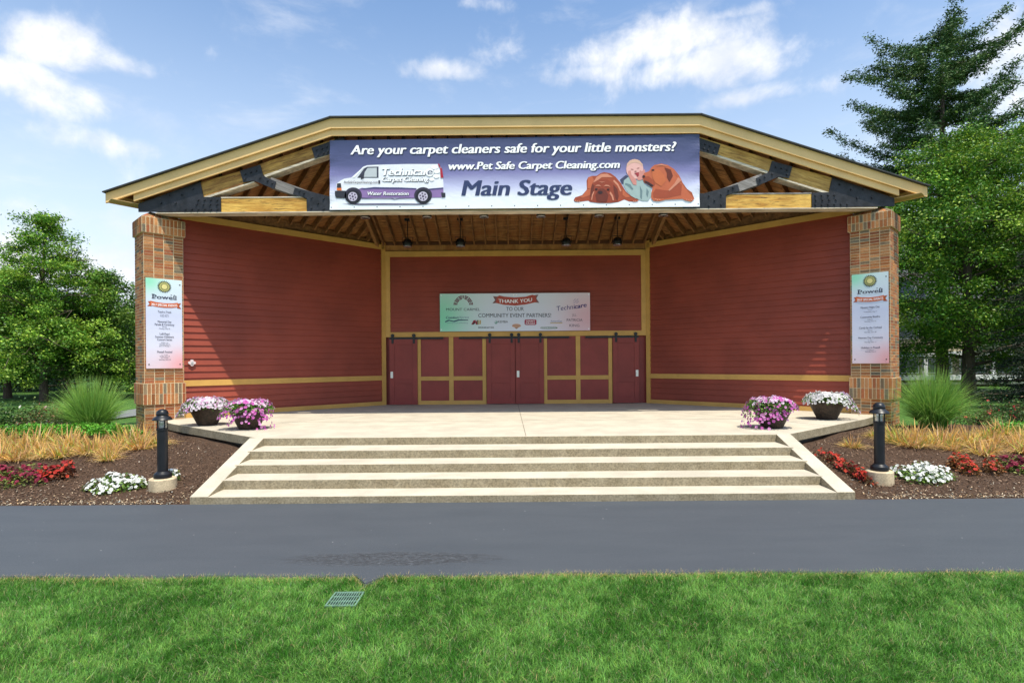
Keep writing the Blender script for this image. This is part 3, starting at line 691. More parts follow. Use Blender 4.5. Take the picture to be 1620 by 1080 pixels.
for s in (-1, 1):
    F = (lambda p: p) if s < 0 else mir
    mt = M['timber_up_l'] if s < 0 else M['timber_up_r']
    def member(name, pts, y0, t, m, bev=.005):
        mb = MB(); P_ = F([c1(*p) for p in pts]); P_ = P_ if s < 0 else P_[::-1]; plate(mb, P_, y0, t); return mb.build(name, m, truss, bevel=bev)
    lowpl = [(500, 440), (775, 362), (790, 432), (515, 520)]
    member('top_chord', lowpl, YT+.02, .28, mt)
    member('top_chord', [(835, 338), (1245, 200), (1262, 258), (848, 400)], YT+.02, .28, mt)
    member('chord_cap', [(545, 511), (790, 434), (815, 426), (820, 432), (560, 520)], YT+.012, .30, M['palewood'])
    member('chord_cap', [(868, 394), (1262, 260), (1262, 270), (878, 406)], YT+.012, .30, M['palewood'])
    member('web_timber', [(905, 405), (1110, 480), (1100, 525), (895, 455)], YT+.02, .28, M['greytimber'])
    # steel gusset plates with bolts
    def gusset(pts, bolts):
        mb = MB(); P_ = F([c1(*p) for p in pts]); P_ = P_ if s < 0 else P_[::-1]; plate(mb, P_, YT-.006, .024)
        for b in bolts:
            (x, z) = F([c1(*b)])[0]; r = .026
            mb.prism([(x+r*math.cos(a), YT-.036, z+r*math.sin(a)) for a in [math.pi*k/3 for k in range(6)]], (0, .03, 0))
        mb.build('gusset_plate', M['steel'], truss, bevel=.002)
    gusset([(200, 548), (530, 430), (548, 512), (640, 513), (640, 592), (200, 592)],
           [(520+34*i, 528+0*i) for i in range(4)]+[(512+36*i, 552) for i in range(4)]+[(452+34*i, 578) for i in range(6)]+[(400, 545), (365, 500), (430, 500), (320, 545), (490, 470)])
    gusset([(742, 372), (850, 340), (868, 400), (935, 430), (925, 470), (815, 425), (760, 434)], [(770, 390), (800, 380), (830, 372), (770, 415), (890, 425), (915, 438), (850, 410)])
    gusset([(1035, 462), (1215, 508), (1330, 508), (1330, 592), (1100, 592), (1098, 520), (1025, 498)], [(1060, 480), (1085, 492), (1125, 515), (1190, 520), (1125, 570), (1190, 575), (1160, 545), (1240, 530), (1240, 570)])
    gusset([(1124, 250), (1300, 190), (1300, 262), (1142, 306)], [(1150, 262), (1180, 255), (1205, 245), (1160, 288), (1190, 278), (1212, 270)])
mb = MB(); mb.box(-4.95, 4.95, YT+.02, YT+.30, 7.80, 8.13); mb.build('top_chord', M['timber'], truss)
for s in (-1, 1):
    for xa, xb in ((4.2, 2.2), (2.2, 0.1)):
        mb = MB(); mb.beam((s*xa, YT+.16, 6.70), (s*xb, YT+.16, 7.80), .26, .26); mb.build('web_timber', M['greytimber'], truss)

# ------------------------------------------------------------------ ceiling lamps
spots = [(578, 15.95), (676, 15.95), (766, 15.95), (856, 15.95), (948, 15.95), (1049.5, 15.95)]
ords = ['leftmost', 'second', 'third', 'fourth', 'fifth', 'rightmost']
l0 = None
for k, (px, Y) in enumerate(spots):
    p = at(px, 342, Y); lab = f'dark round can lamp under the truss beam, {ords[k]} in the front row of six' if k in (0, 5) else f'dark round can lamp under the truss beam, {ords[k]} from the left in the front row'
    if l0 is None:
        l0 = thing('can_lamp', (p.x, Y, 6.30), lab, 'ceiling lamp', 'front row of can lamps behind the truss')
        mb = MB(); mb.lathe((p.x, Y, 6.30), [(.115, 0), (.125, .02), (.118, .14), (.06, .20)], 20); mb.build('housing', M['black'], l0, True)
        mb = MB(); mb.lathe((p.x, Y, 6.292), [(.128, 0), (.134, .006), (.134, .02), (.122, .024)], 24); mb.build('rim', M['silver'], l0, True)
        mb = MB(); mb.lathe((p.x, Y, 6.286), [(.09, 0), (.112, .012), (.105, .02)], 20); mb.build('lens', mat('dark lens', (.05, .05, .05), .15, .1, 5), l0, True)
        mb = MB(); mb.box(p.x-.02, p.x+.02, Y-.17, Y+.02, 6.46, 6.50); mb.build('bracket', M['black'], l0)
    else:
        c = copy_tree(l0); c.location = (p.x, Y, 6.30); c['label'] = lab
g0 = None
for k, px in enumerate((645, 728.5, 896, 977)):
    Y = 19.0; p = at(px, 388, Y); lab = f'black stage spotlight near the back wall, {["leftmost", "second from the left", "third from the left", "rightmost"][k]} of four'
    zt = zroof(p.x, Y)-.30
    if g0 is None:
        g0 = thing('stage_spotlight', (p.x, Y, 6.11), lab, 'spotlight', 'stage spotlights near the back wall')
        mb = MB(); mb.lathe((p.x, Y, 6.11), [(.12, 0), (.15, .03), (.16, .12), (.13, .22), (.06, .27)], 20); mb.build('housing', M['black'], g0, True)
        mb = MB(); mb.lathe((p.x, Y, 6.10), [(.135, 0), (.150, .008), (.150, .03), (.13, .035)], 20); mb.build('rim', M['silver'], g0, True)
        mb = MB(); mb.tube([(p.x, Y, 6.36), (p.x, Y, zt+.06)], .014, 8); mb.tube([(p.x-.17, Y, 6.22), (p.x-.17, Y, 6.42), (p.x+.17, Y, 6.42), (p.x+.17, Y, 6.22)], .012, 6); mb.build('yoke', M['black'], g0)
        mb = MB(); mb.box(p.x-.09, p.x+.09, Y-.06, Y+.06, zt+.02, zt+.10); mb.build('mounting_box', M['black'], g0)
    else:
        c = copy_tree(g0); c.location = (p.x, Y, 6.11); c['label'] = lab
# little four-lobed white fitting on the red wall beside the left pillar
t = thing('wall_fitting', (-9.0, 16.2, 2.2), 'small white four-lobed fitting on the red wall right of the left brick pillar', 'wall fitting')
A = Vector((-9.34, 15.97, 0)); dwl = Vector((4.595, 4.48, 0)).normalized(); nwl = Vector((dwl.y, -dwl.x, 0)); c0 = A+dwl*.17+nwl*.03+Vector((0, 0, 2.28))
mb = MB()
for ox, oz in ((0, .05), (0, -.05), (.055, 0), (-.055, 0)):
    c = c0+dwl*ox+Vector((0, 0, oz)); mb.prism([c+dwl*(.042*math.cos(a))+Vector((0, 0, .042*math.sin(a))) for a in [2*math.pi*k/14 for k in range(14)]], nwl*.05)
mb.build('lobe', mat('white plastic', (.75, .62, .62), .4, .05, 5), t)
mb = MB(); mb.prism([c0+nwl*.05+dwl*(.03*math.cos(a))+Vector((0, 0, .03*math.sin(a))) for a in [2*math.pi*k/14 for k in range(14)]], nwl*.02); mb.build('centre_button', M['silver'], t)

# ------------------------------------------------------------------ the big banner on the truss
YBN = 15.19
bn = thing('banner', (0, YBN, 6.4), 'wide blue and white banner with a van, dogs and a child under the roof', 'banner')
def rip(x, y):
    e = max(0, 1-(x-522)/14)+max(0, 1-(1107-x)/22)
    return 0.012*e*math.sin(y*0.21+x*0.09)+0.010*max(0, 1-(y-212)/8)*math.sin(x*0.16)
bs = Sheet(lambda x, y: at(x, y, YBN)+Vector((0, rip(x, y), 0)), (0, -1, 0))
def bnr(u, v): # u 0..1, v 0 top..1 bottom
    x = 522+585*u; yt = 222.5-10*u; yb = 332-5*u; return (x, yt+(yb-yt)*v)
nu, nv = 120, 24; V = []; UV = []
for j in range(nv+1):
    for i in range(nu+1): V.append(bs.p(*bnr(i/nu, j/nv), 0)); UV.append((i/nu, 1-j/nv))
Fq = [(j*(nu+1)+i, (j+1)*(nu+1)+i, (j+1)*(nu+1)+i+1, j*(nu+1)+i+1) for j in range(nv) for i in range(nu)]
def uvmesh(name, V, F, UV, m, parent):
    mb = MB(); mb.add(V, F); o = mb.build(name, m, parent); me = o.data; ul = me.uv_layers.new(name='UVMap')
    for l in me.loops: ul.data[l.index].uv = UV[l.vertex_index]
    return o
pm = print_mat('banner print', [(0.0, srgb(238, 242, 246)), (0.18, srgb(228, 231, 243)), (0.34, srgb(186, 188, 222)), (0.50, srgb(126, 124, 172)), (0.66, srgb(84, 88, 130)), (1.0, srgb(52, 62, 98))], wrinkle=.35)
uvmesh('vinyl_sheet', V, Fq, UV, pm, bn)
mb = MB()
for u in [k/16 for k in range(17)]:
    for v in (0.965,):
        x, y = bnr(.004+u*.992, v); bs.ell(mb, x, y, .9, .9, 1, 8)
mb.build('grommet', flat('grommet', (60, 55, 55)), bn).__setitem__('kind', 'stuff')
white, navy, shadow = flat('white', (250, 250, 252)), flat('navy', (46, 58, 98)), flat('shadow', (38, 42, 72))
def sline(name, body, x0, x1, y, y2, cap, shear, bold, m, sh=True, lay=3, par=None):
    if sh: mb = MB(); bs.text(mb, body, x0+1.2, x1+1.2, y+1.3, cap, lay-1, y2+1.3, shear, bold); mb.build('lettering_shadow', shadow, par or bn)
    mb = MB(); bs.text(mb, body, x0, x1, y, cap, lay, y2, shear, bold); mb.build(name, m, par or bn)
sline('slogan_lettering', 'Are your carpet cleaners safe for your little monsters?', 554.5, 1068, 244.8, 239.2, 15.6, .20, .055, white)
sline('address_lettering', 'www.Pet Safe Carpet Cleaning.com', 708, 980, 268.7, 266.0, 12.6, .20, .065, white)
sline('stage_lettering', 'Main Stage', 730, 904, 309.6, 308.4, 25.5, .20, .06, navy, sh=False)
# printed van
def c2(x, y): return (510+x/5.2258, 200+y/5.2258)
vn = MB(); L2 = lambda pts: [c2(*p) for p in pts]
bs.poly(vn, L2([(118, 475), (150, 450), (182, 433), (240, 424), (345, 332), (372, 322), (460, 318), (700, 312), (960, 312), (985, 345), (1003, 470), (1003, 560), (1000, 590), (890, 592), (300, 594), (110, 592), (108, 535), (118, 520)]), 1)
van = vn.build('van_picture', flat('van white', (232, 233, 240)), bn)
def vpart(name, shapes, m, lay):
    if name in ('tyre', 'wheel_arch', 'wheel_rim', 'tail_lamp', 'van_mirror') and len(shapes) > 1:
        for q in shapes: vpart(name, [q], m, lay)
        return
    mb = MB()
    for s_ in shapes:
        if isinstance(s_, tuple) and s_[0] == 'e':
            cx, cy = c2(s_[1], s_[2]); bs.ell(mb, cx, cy, s_[3]/5.2258, s_[4]/5.2258, lay)
        else: bs.poly(mb, L2(s_), lay)
    return mb.build(name, m, van)
vpart('van_stripe', [[(300, 520), (330, 508), (380, 515), (430, 503), (520, 505), (560, 512), (640, 506), (700, 512), (780, 512), (780, 590), (310, 592)], [(880, 516), (1002, 505), (1003, 560), (985, 588), (890, 590)]], flat('purple', (140, 112, 165)), 2)
vpart('van_water_line', [[(300, 520), (350, 512), (430, 503), (520, 505), (640, 506), (780, 512), (780, 522), (640, 520), (520, 519), (430, 517), (350, 524)], [(885, 516), (1002, 507), (1002, 518), (885, 527)]], flat('dark violet', (72, 70, 115)), 3)
vpart('van_sill', [[(315, 588), (430, 594), (580, 594), (600, 600), (640, 592), (780, 590), (775, 597), (640, 600), (600, 607), (570, 601), (330, 600)], [(160, 640), (500, 637), (930, 640), (800, 649), (300, 650)]], flat('sill', (92, 84, 118)), 3)
vpart('van_window', [[(290, 426), (348, 348), (372, 335), (466, 333), (466, 426)]], flat('window rim', (60, 62, 78)), 2)
vpart('window_glass', [[(345, 420), (352, 380), (376, 345), (452, 343), (452, 420)]], flat('window grey', (190, 196, 200)), 3)
vpart('van_mirror', [[(318, 405), (340, 398), (346, 430), (322, 440)], [(465, 447), (480, 447), (480, 474), (465, 474)]], flat('dark grey', (50, 50, 62)), 4)
vpart('windscreen_pillar', [[(250, 424), (340, 335), (352, 335), (268, 424)]], flat('pillar white', (248, 248, 250)), 4)
vpart('van_bumper', [[(106, 535), (195, 533), (205, 592), (180, 596), (118, 592), (108, 575)]], flat('bumper', (46, 47, 56)), 4)
vpart('van_bumper', [[(984, 548), (1018, 550), (1020, 585), (990, 590)]], flat('bumper', (46, 47, 56)), 4)
vpart('van_headlamp', [[(124, 473), (155, 471), (160, 512), (122, 508)]], flat('bumper', (46, 47, 56)), 4)
vpart('indicator_lamp', [[(122, 512), (160, 510), (162, 531), (122, 530)]], flat('orange', (225, 110, 40)), 5)
vpart('tail_lamp', [[(975, 345), (990, 345), (1003, 425), (980, 428)], [(955, 312), (968, 312), (980, 345), (972, 345)]], flat('tail red', (170, 35, 55)), 5)
vpart('wheel_arch', [('e', 257, 572, 72, 66), ('e', 835, 570, 74, 66)], flat('arch', (50, 45, 62)), 4)
vpart('tyre', [('e', 257, 586, 60, 58), ('e', 836, 583, 61, 60)], flat('tyre', (28, 27, 34)), 5)
vpart('wheel_rim', [('e', 254, 582, 38, 38), ('e', 834, 580, 39, 39)], flat('rim', (196, 188, 206)), 6)
sp = []
for cx, cy in ((254, 582), (834, 580)):
    sp.append(('e', cx, cy, 9, 9))
    for k in range(6): a = 2*math.pi*k/6+.3; sp.append(('e', cx+24*math.cos(a), cy+24*math.sin(a), 7, 7))
vpart('rim_opening', sp, flat('rim dark', (80, 70, 92)), 7)
def vtext(body, x0, x1, y, cap, m, sh=True, bold=.03, y2=None, lay=5, shear=.2):
    (a, b), (c, d) = c2(x0, y), c2(x1, y2 or y)
    if sh: mb = MB(); bs.text(mb, body, a+.8, c+.8, b+.8, cap/5.2258, lay-1, d+.8, shear, bold); mb.build('lettering_shadow', shadow, van)
    mb = MB(); bs.text(mb, body, a, c, b, cap/5.2258, lay, d, shear, bold); mb.build('van_lettering', m, van)
vtext('Technicare', 484, 915, 406, 62, white, bold=.08, y2=404); vtext('Carpet Cleaning', 492, 878, 456, 38, white, bold=.07, y2=454)
vtext('PetSafeCarpetCleaning.com', 180, 458, 472, 20, flat('dark grey', (50, 50, 62)), sh=False, bold=.01)
vtext('Water Restoration', 370, 714, 570, 30, white, bold=.04)
vpart('paw_print', [('e', 890, 382, 34, 34), ('e', 930, 340, 28, 17), ('e', 947, 374, 27, 16), ('e', 943, 412, 27, 17), ('e', 907, 438, 20, 15)], white, 5)
mb = MB(); (a, b), (c, d) = c2(868, 398), c2(912, 398); bs.text(mb, 'e', a, c, b, 9.5, 6, d, .2, .0); mb.build('van_lettering', flat('grey', (120, 122, 140)), van)
# printed dogs and child
def c7(x, y): return (890+x/7.364, 245+y/7.364)
def pic(par, name, shapes, m, lay, top=False):
    if name in ('dog_ear', 'dog_paw', 'dog_claw', 'child_arm', 'child_eye') and len(shapes) > 1:
        for q in shapes: pic(par, name, [q], m, lay)
        return
    mb = MB()
    for s_ in shapes:
        if isinstance(s_, tuple) and s_[0] == 'e':
            cx, cy = c7(s_[1], s_[2]); bs.ell(mb, cx, cy, s_[3]/7.364, s_[4]/7.364, lay, 20, s_[5] if len(s_) > 5 else 0)
        else: bs.poly(mb, [c7(*p) for p in s_], lay)
    return mb.build(name, m, par)
DK, MD, LT, HL, VD = flat('dog dark', (108, 44, 26)), flat('dog red brown', (160, 72, 42)), flat('dog light', (190, 98, 62)), flat('dog sheen', (208, 136, 108)), flat('dog black', (52, 26, 26))
d1 = pic(bn, 'dog_picture', [[(130, 530), (150, 495), (230, 470), (285, 405), (282, 300), (300, 262), (345, 246), (400, 245), (445, 215), (485, 203), (560, 215), (620, 258), (680, 330), (740, 430), (800, 480), (870, 500), (886, 530), (860, 548), (780, 545), (720, 522), (650, 552), (560, 562), (420, 562), (320, 550), (300, 535), (190, 550), (145, 548)]], MD, 1)
pic(d1, 'dog_coat_sheen', [[(395, 262), (450, 225), (520, 222), (590, 262), (540, 262), (460, 262), (380, 320), (355, 330)], [(600, 290), (650, 340), (690, 420), (672, 430), (640, 360), (590, 310)]], HL, 2)
pic(d1, 'dog_coat_shadow', [[(285, 405), (330, 400), (325, 470), (240, 500), (205, 495), (240, 470)], [(700, 400), (745, 450), (790, 490), (740, 500), (700, 470)], [(300, 262), (345, 250), (370, 300), (345, 340), (330, 400), (290, 390)]], LT, 2)
pic(d1, 'dog_head', [[(350, 330), (420, 292), (520, 288), (590, 335), (640, 400), (655, 480), (640, 545), (560, 562), (430, 562), (328, 548), (315, 500), (335, 420)]], flat('dog head', (146, 62, 36)), 3)
pic(d1, 'dog_ear', [[(345, 340), (372, 360), (362, 430), (340, 500), (322, 480), (330, 400)], [(592, 350), (640, 400), (655, 480), (640, 540), (615, 500), (598, 420)]], DK, 4)
pic(d1, 'dog_wrinkle', [[(378, 372), (400, 352), (430, 352), (455, 372), (430, 364), (400, 364)], [(478, 372), (505, 350), (540, 356), (560, 380), (530, 366), (500, 366)], [(415, 310), (460, 318), (505, 308), (460, 326)], [(560, 430), (590, 480), (600, 530), (585, 535), (572, 490), (548, 450)], [(372, 430), (352, 480), (345, 530), (335, 525), (342, 470), (360, 430)]], HL, 5)
pic(d1, 'dog_muzzle', [[(415, 410), (440, 395), (475, 395), (505, 415), (535, 470), (520, 540), (470, 555), (400, 540), (385, 470)]], DK, 5)
pic(d1, 'dog_face', [('e', 394, 402, 17, 9), ('e', 532, 405, 17, 9), ('e', 440, 440, 28, 18)], VD, 6)
pic(d1, 'dog_paw', [('e', 175, 528, 40, 20), ('e', 845, 528, 42, 20)], MD, 3)
pic(d1, 'dog_claw', [('e', x, y, 6, 8) for x, y in ((150, 535), (172, 542), (196, 542), (830, 542), (850, 542), (872, 536))], HL, 4)
ch = pic(bn, 'child_picture', [[(715, 300), (780, 250), (830, 330), (880, 285), (930, 290), (960, 350), (1030, 380), (1036, 480), (1000, 538), (940, 538), (870, 520), (800, 480), (745, 420), (710, 350)]], flat('shirt', (158, 178, 176)), 3)
pic(ch, 'shirt_fold', [[(735, 330), (790, 345), (825, 400), (810, 410), (770, 370), (725, 345)], [(900, 360), (930, 420), (925, 520), (905, 500), (905, 430)], [(980, 390), (1005, 430), (990, 500), (975, 460)]], flat('shirt dark', (108, 130, 134)), 4)
pic(ch, 'dark_sleeve', [[(668, 292), (740, 235), (770, 255), (715, 300), (712, 350), (690, 335)]], flat('slate', (62, 66, 92)), 2)
pic(ch, 'child_head', [('e', 842, 168, 100, 116)], flat('skin', (228, 176, 168)), 4)
pic(ch, 'child_neck', [[(775, 240), (880, 290), (930, 230), (960, 180), (760, 160)]], flat('skin shade', (206, 138, 128)), 3.5)
pic(ch, 'child_hair', [[(745, 150), (752, 105), (785, 68), (840, 52), (895, 68), (932, 110), (938, 140), (900, 105), (850, 92), (800, 100), (765, 130)]], flat('fair hair', (214, 172, 150)), 5)
pic(ch, 'child_arm', [[(765, 190), (795, 185), (800, 230), (835, 270), (862, 300), (862, 355), (825, 350), (790, 290), (765, 235)], [(902, 180), (925, 195), (955, 170), (965, 210), (940, 285), (900, 300), (872, 295), (885, 240)]], flat('skin shade', (206, 138, 128)), 5)
pic(ch, 'child_mouth', [[(835, 215), (890, 205), (888, 245), (872, 262), (860, 238)]], flat('mouth', (160, 50, 58)), 6)
pic(ch, 'child_eye', [('e', 812, 172, 17, 4, .2), ('e', 880, 158, 16, 4, -.2), ('e', 850, 195, 14, 5)], flat('lash', (150, 84, 80)), 6)
d2 = pic(bn, 'dog_picture', [[(932, 255), (950, 215), (1010, 192), (1035, 150), (1070, 122), (1150, 105), (1225, 122), (1300, 170), (1360, 245), (1400, 330), (1450, 400), (1505, 440), (1536, 515), (1500, 548), (1430, 532), (1395, 515), (1200, 525), (1130, 543), (1060, 538), (1032, 505), (1035, 440), (1050, 390), (1000, 350), (950, 325), (935, 290)]], LT, 5.5)
pic(d2, 'dog_coat_shadow', [[(1085, 400), (1230, 420), (1350, 330), (1390, 350), (1380, 470), (1200, 510), (1060, 500), (1050, 450)], [(940, 262), (1000, 250), (1060, 300), (1080, 350), (1050, 380), (960, 330)]], MD, 6.5)
pic(d2, 'dog_ear', [[(1185, 150), (1260, 175), (1285, 250), (1245, 320), (1215, 260), (1215, 210)]], DK, 7.5)
pic(d2, 'dog_cheek', [[(1040, 190), (1110, 165), (1180, 230), (1210, 300), (1150, 370), (1080, 330), (1045, 260)]], flat('dog orange', (196, 104, 60)), 7.5)
pic(d2, 'dog_coat_sheen', [[(1345, 265), (1385, 300), (1330, 350), (1245, 425), (1230, 415), (1300, 340)], [(1080, 130), (1150, 112), (1230, 135), (1160, 128)]], HL, 8.5)
pic(d2, 'dog_face', [('e', 1052, 182, 18, 10), ('e', 945, 255, 17, 13), [(945, 300), (1000, 320), (1060, 360), (1040, 375), (985, 345)]], VD, 8.5)
pic(d2, 'dog_claw', [('e', x, y, 6, 8) for x, y in ((1085, 520), (1105, 530), (1130, 528), (1445, 525), (1470, 532), (1500, 525))], HL, 8.5)

# ------------------------------------------------------------------ thank-you sign over the doors
YS = 20.36
ty = thing('thank_you_sign', (0, YS, 4.0), 'long pale sign reading THANK YOU TO OUR COMMUNITY EVENT PARTNERS above the doors', 'sign')
def c6(x, y): return (690+x/6.48, 455+y/6.48)
ts = Sheet(lambda x, y: at(x, y, YS), (0, -1, 0))
a, b = ts.p(696, 464.6, 0), ts.p(934, 523.4, 0)
a = Vector((a.x, YS, 4.70)); b = Vector((b.x, YS, 3.352))
P4 = [(a.x, YS, b.z), (b.x, YS, b.z), (b.x, YS, a.z), (a.x, YS, a.z)]
mb = MB(); mb.box(a.x, b.x, YS+.002, YS+.03, b.z, a.z); mb.build('sign_board', M['silver'], ty)
tm = print_mat('sign print', [(0, srgb(232, 234, 246)), (1, srgb(226, 234, 242))], side=[(0.0, .35, (.22, .9), srgb(130, 222, 178), .95), (1.0, .35, (.22, .8), srgb(226, 160, 165), .8), (.5, .5, (.3, .5), srgb(204, 208, 230), .4)])
uvmesh('printed_face', P4, [(0, 1, 2, 3)], [(0, 0), (1, 0), (1, 1), (0, 1)], tm, ty)
def tshape(name, shapes, m, lay=1):
    mb = MB()
    for s_ in shapes:
        if isinstance(s_, tuple) and s_[0] == 'e':
            cx, cy = c6(s_[1], s_[2]); ts.ell(mb, cx, cy, s_[3]/6.48, s_[4]/6.48, lay, 18)
        else: ts.poly(mb, [c6(*p) for p in s_], lay)
    return mb.build(name, m, ty)
def ttext(body, x0, x1, y, cap, m, bold=0.0, shear=0, y2=None, lay=2, arc=0, name='lettering'):
    (p, q), (r, s_) = c6(x0, y), c6(x1, y2 or y); mb = MB(); ts.text(mb, body, p, r, q, cap/6.48, lay, s_, shear, bold, arc); return mb.build(name, m, ty)
maroon, char, rib, ink = flat('maroon', (110, 40, 62)), flat('charcoal', (58, 60, 74)), flat('ribbon', (178, 74, 56)), flat('violet ink', (66, 54, 118))
def arcb(cx, cy, r0, r1, a0, a1):
    return [(cx+r*math.cos(R(t)), cy-r*math.sin(R(t))) for r, t in ((r0, a0), (r1, a0), (r1, a1), (r0, a1))]
fan = []
for a0, a1 in ((1, 17), (21, 53), (57, 80), (82, 98), (100, 123), (127, 159), (163, 179)):
    m_ = (a0+a1)/2
    for k in range(3): fan.append(arcb(280, 178, 62+k*14, 62+k*14+10, a0, a1) if abs(m_-90) > 20 else arcb(280, 178, 70+k*10, 70+k*10+7, a0+2, a1-2))
tshape('arch_emblem', fan, maroon)
ttext('MOUNT CARMEL', 105, 452, 236, 28, char)
ttext('Comfort', 100, 232, 318, 26, navy, .03, .2); ttext('Xpress', 234, 335, 314, 24, flat('teal grey', (110, 140, 160)), 0, .2)
tshape('wave_emblem', [[(92, 345), (130, 328), (180, 340), (230, 326), (330, 328), (330, 336), (235, 338), (185, 352), (135, 340), (95, 356)]], flat('wave blue', (40, 70, 100)))
ttext('Heating Cooling Plumbing', 110, 325, 366, 11, flat('teal grey', (110, 140, 160)))
tshape('red_mark', [[(362, 378), (385, 334), (412, 332), (405, 350), (425, 332), (425, 378), (408, 378), (408, 362), (385, 378)]], flat('mark red', (150, 35, 50)))
tshape('gold_mark', [[(430, 332), (440, 332), (440, 378), (430, 378)], [(446, 334), (460, 334), (460, 372), (446, 376)]], flat('mark gold', (190, 160, 90)))
tshape('dark_mark', [[(372, 378), (392, 350), (405, 350), (388, 378)], [(420, 332), (428, 332), (428, 378), (420, 378)]], flat('mark dark', (40, 36, 40)), 2)
ttext('SIGNINSTER', 432, 596, 416, 17, flat('mark dark', (40, 36, 40)), .02)
ttext('KEMBA', 634, 738, 360, 24, char, .0)
tshape('sprout_mark', [[(598, 345), (606, 358), (612, 366), (614, 332), (620, 340), (618, 372), (604, 368)], [(622, 352), (632, 342), (628, 364), (620, 372)]], flat('sprout', (70, 150, 130)))
tshape('badge_mark', [('e', 825, 390, 46, 20)], flat('badge', (220, 170, 140))); tshape('badge_ring', [[(782, 384), (868, 384), (868, 392), (782, 392)], [(800, 404), (850, 404), (825, 424)]], flat('badge brown', (170, 130, 110)), 2)
tshape('red_badge', [[(908, 335), (918, 325), (1020, 325), (1030, 335), (1030, 372), (1018, 382), (920, 382), (908, 372)]], flat('eagle red', (165, 36, 70)))
ttext('GIANT', 922, 1016, 350, 19, white, .03); ttext('EAGLE', 922, 1016, 374, 19, white, .03)
tshape('oval_mark', [[(1068, 410), (1080, 402), (1150, 400), (1228, 402), (1250, 410), (1228, 420), (1150, 422), (1080, 420)]], flat('oval green', (90, 120, 90))); tshape('oval_face', [[(1074, 410), (1085, 404), (1225, 405), (1230, 416), (1085, 417)]], flat('oval pale', (215, 222, 226)), 2)
ttext('Lucy Prisco', 1088, 1215, 415, 10, char, .01, lay=3)
ttext('AmeriGas', 1175, 1290, 352, 20, flat('slate blue', (110, 120, 160)), .0); tshape('gold_rule', [[(1172, 358), (1296, 358), (1296, 366), (1172, 366)]], flat('mark gold', (190, 160, 90)))
ttext('TO OUR', 720, 900, 236, 40, char, .005); ttext('COMMUNITY EVENT PARTNERS!', 434, 1180, 304, 42, char, .005, y2=302)
tshape('ribbon_tail', [[(585, 88), (640, 92), (640, 155), (578, 162), (606, 128)], [(1000, 78), (1050, 70), (1030, 110), (1058, 156), (1005, 150)]], flat('ribbon dark', (128, 84, 84)))
tshape('ribbon', [[(628, 92), (650, 80), (700, 92), (810, 100), (920, 92), (990, 72), (1022, 84), (1030, 148), (920, 172), (810, 184), (700, 176), (612, 156)]], rib, 2)
ttext('THANK YOU', 640, 985, 152, 38, white, .04, lay=3, y2=140, arc=1.6)
ttext('Techni', 1235, 1420, 238, 50, ink, 0, .0, y2=216); ttext('care', 1420, 1545, 216, 48, ink, .05, 0, y2=196)
tshape('paw_dots', [('e', 1412+9*i+(j % 2)*4, 118+9*j, 3, 3) for i in range(6) for j in range(5) if (i+j) % 3], flat('paw violet', (140, 120, 165)))
ttext('JILL', 1395, 1440, 292, 26, flat('pale ink', (150, 120, 135))); ttext('PATRICIA', 1340, 1502, 344, 28, flat('rose grey', (110, 84, 96))); ttext('KING', 1368, 1470, 400, 28, flat('rose grey', (110, 84, 96)))
tshape('fixing_screw', [('e', x, y, 6, 6) for x, y in ((54, 80), (1564, 68), (54, 430), (1566, 420), (795, 76), (825, 74))], white, 3).__setitem__('kind', 'stuff')

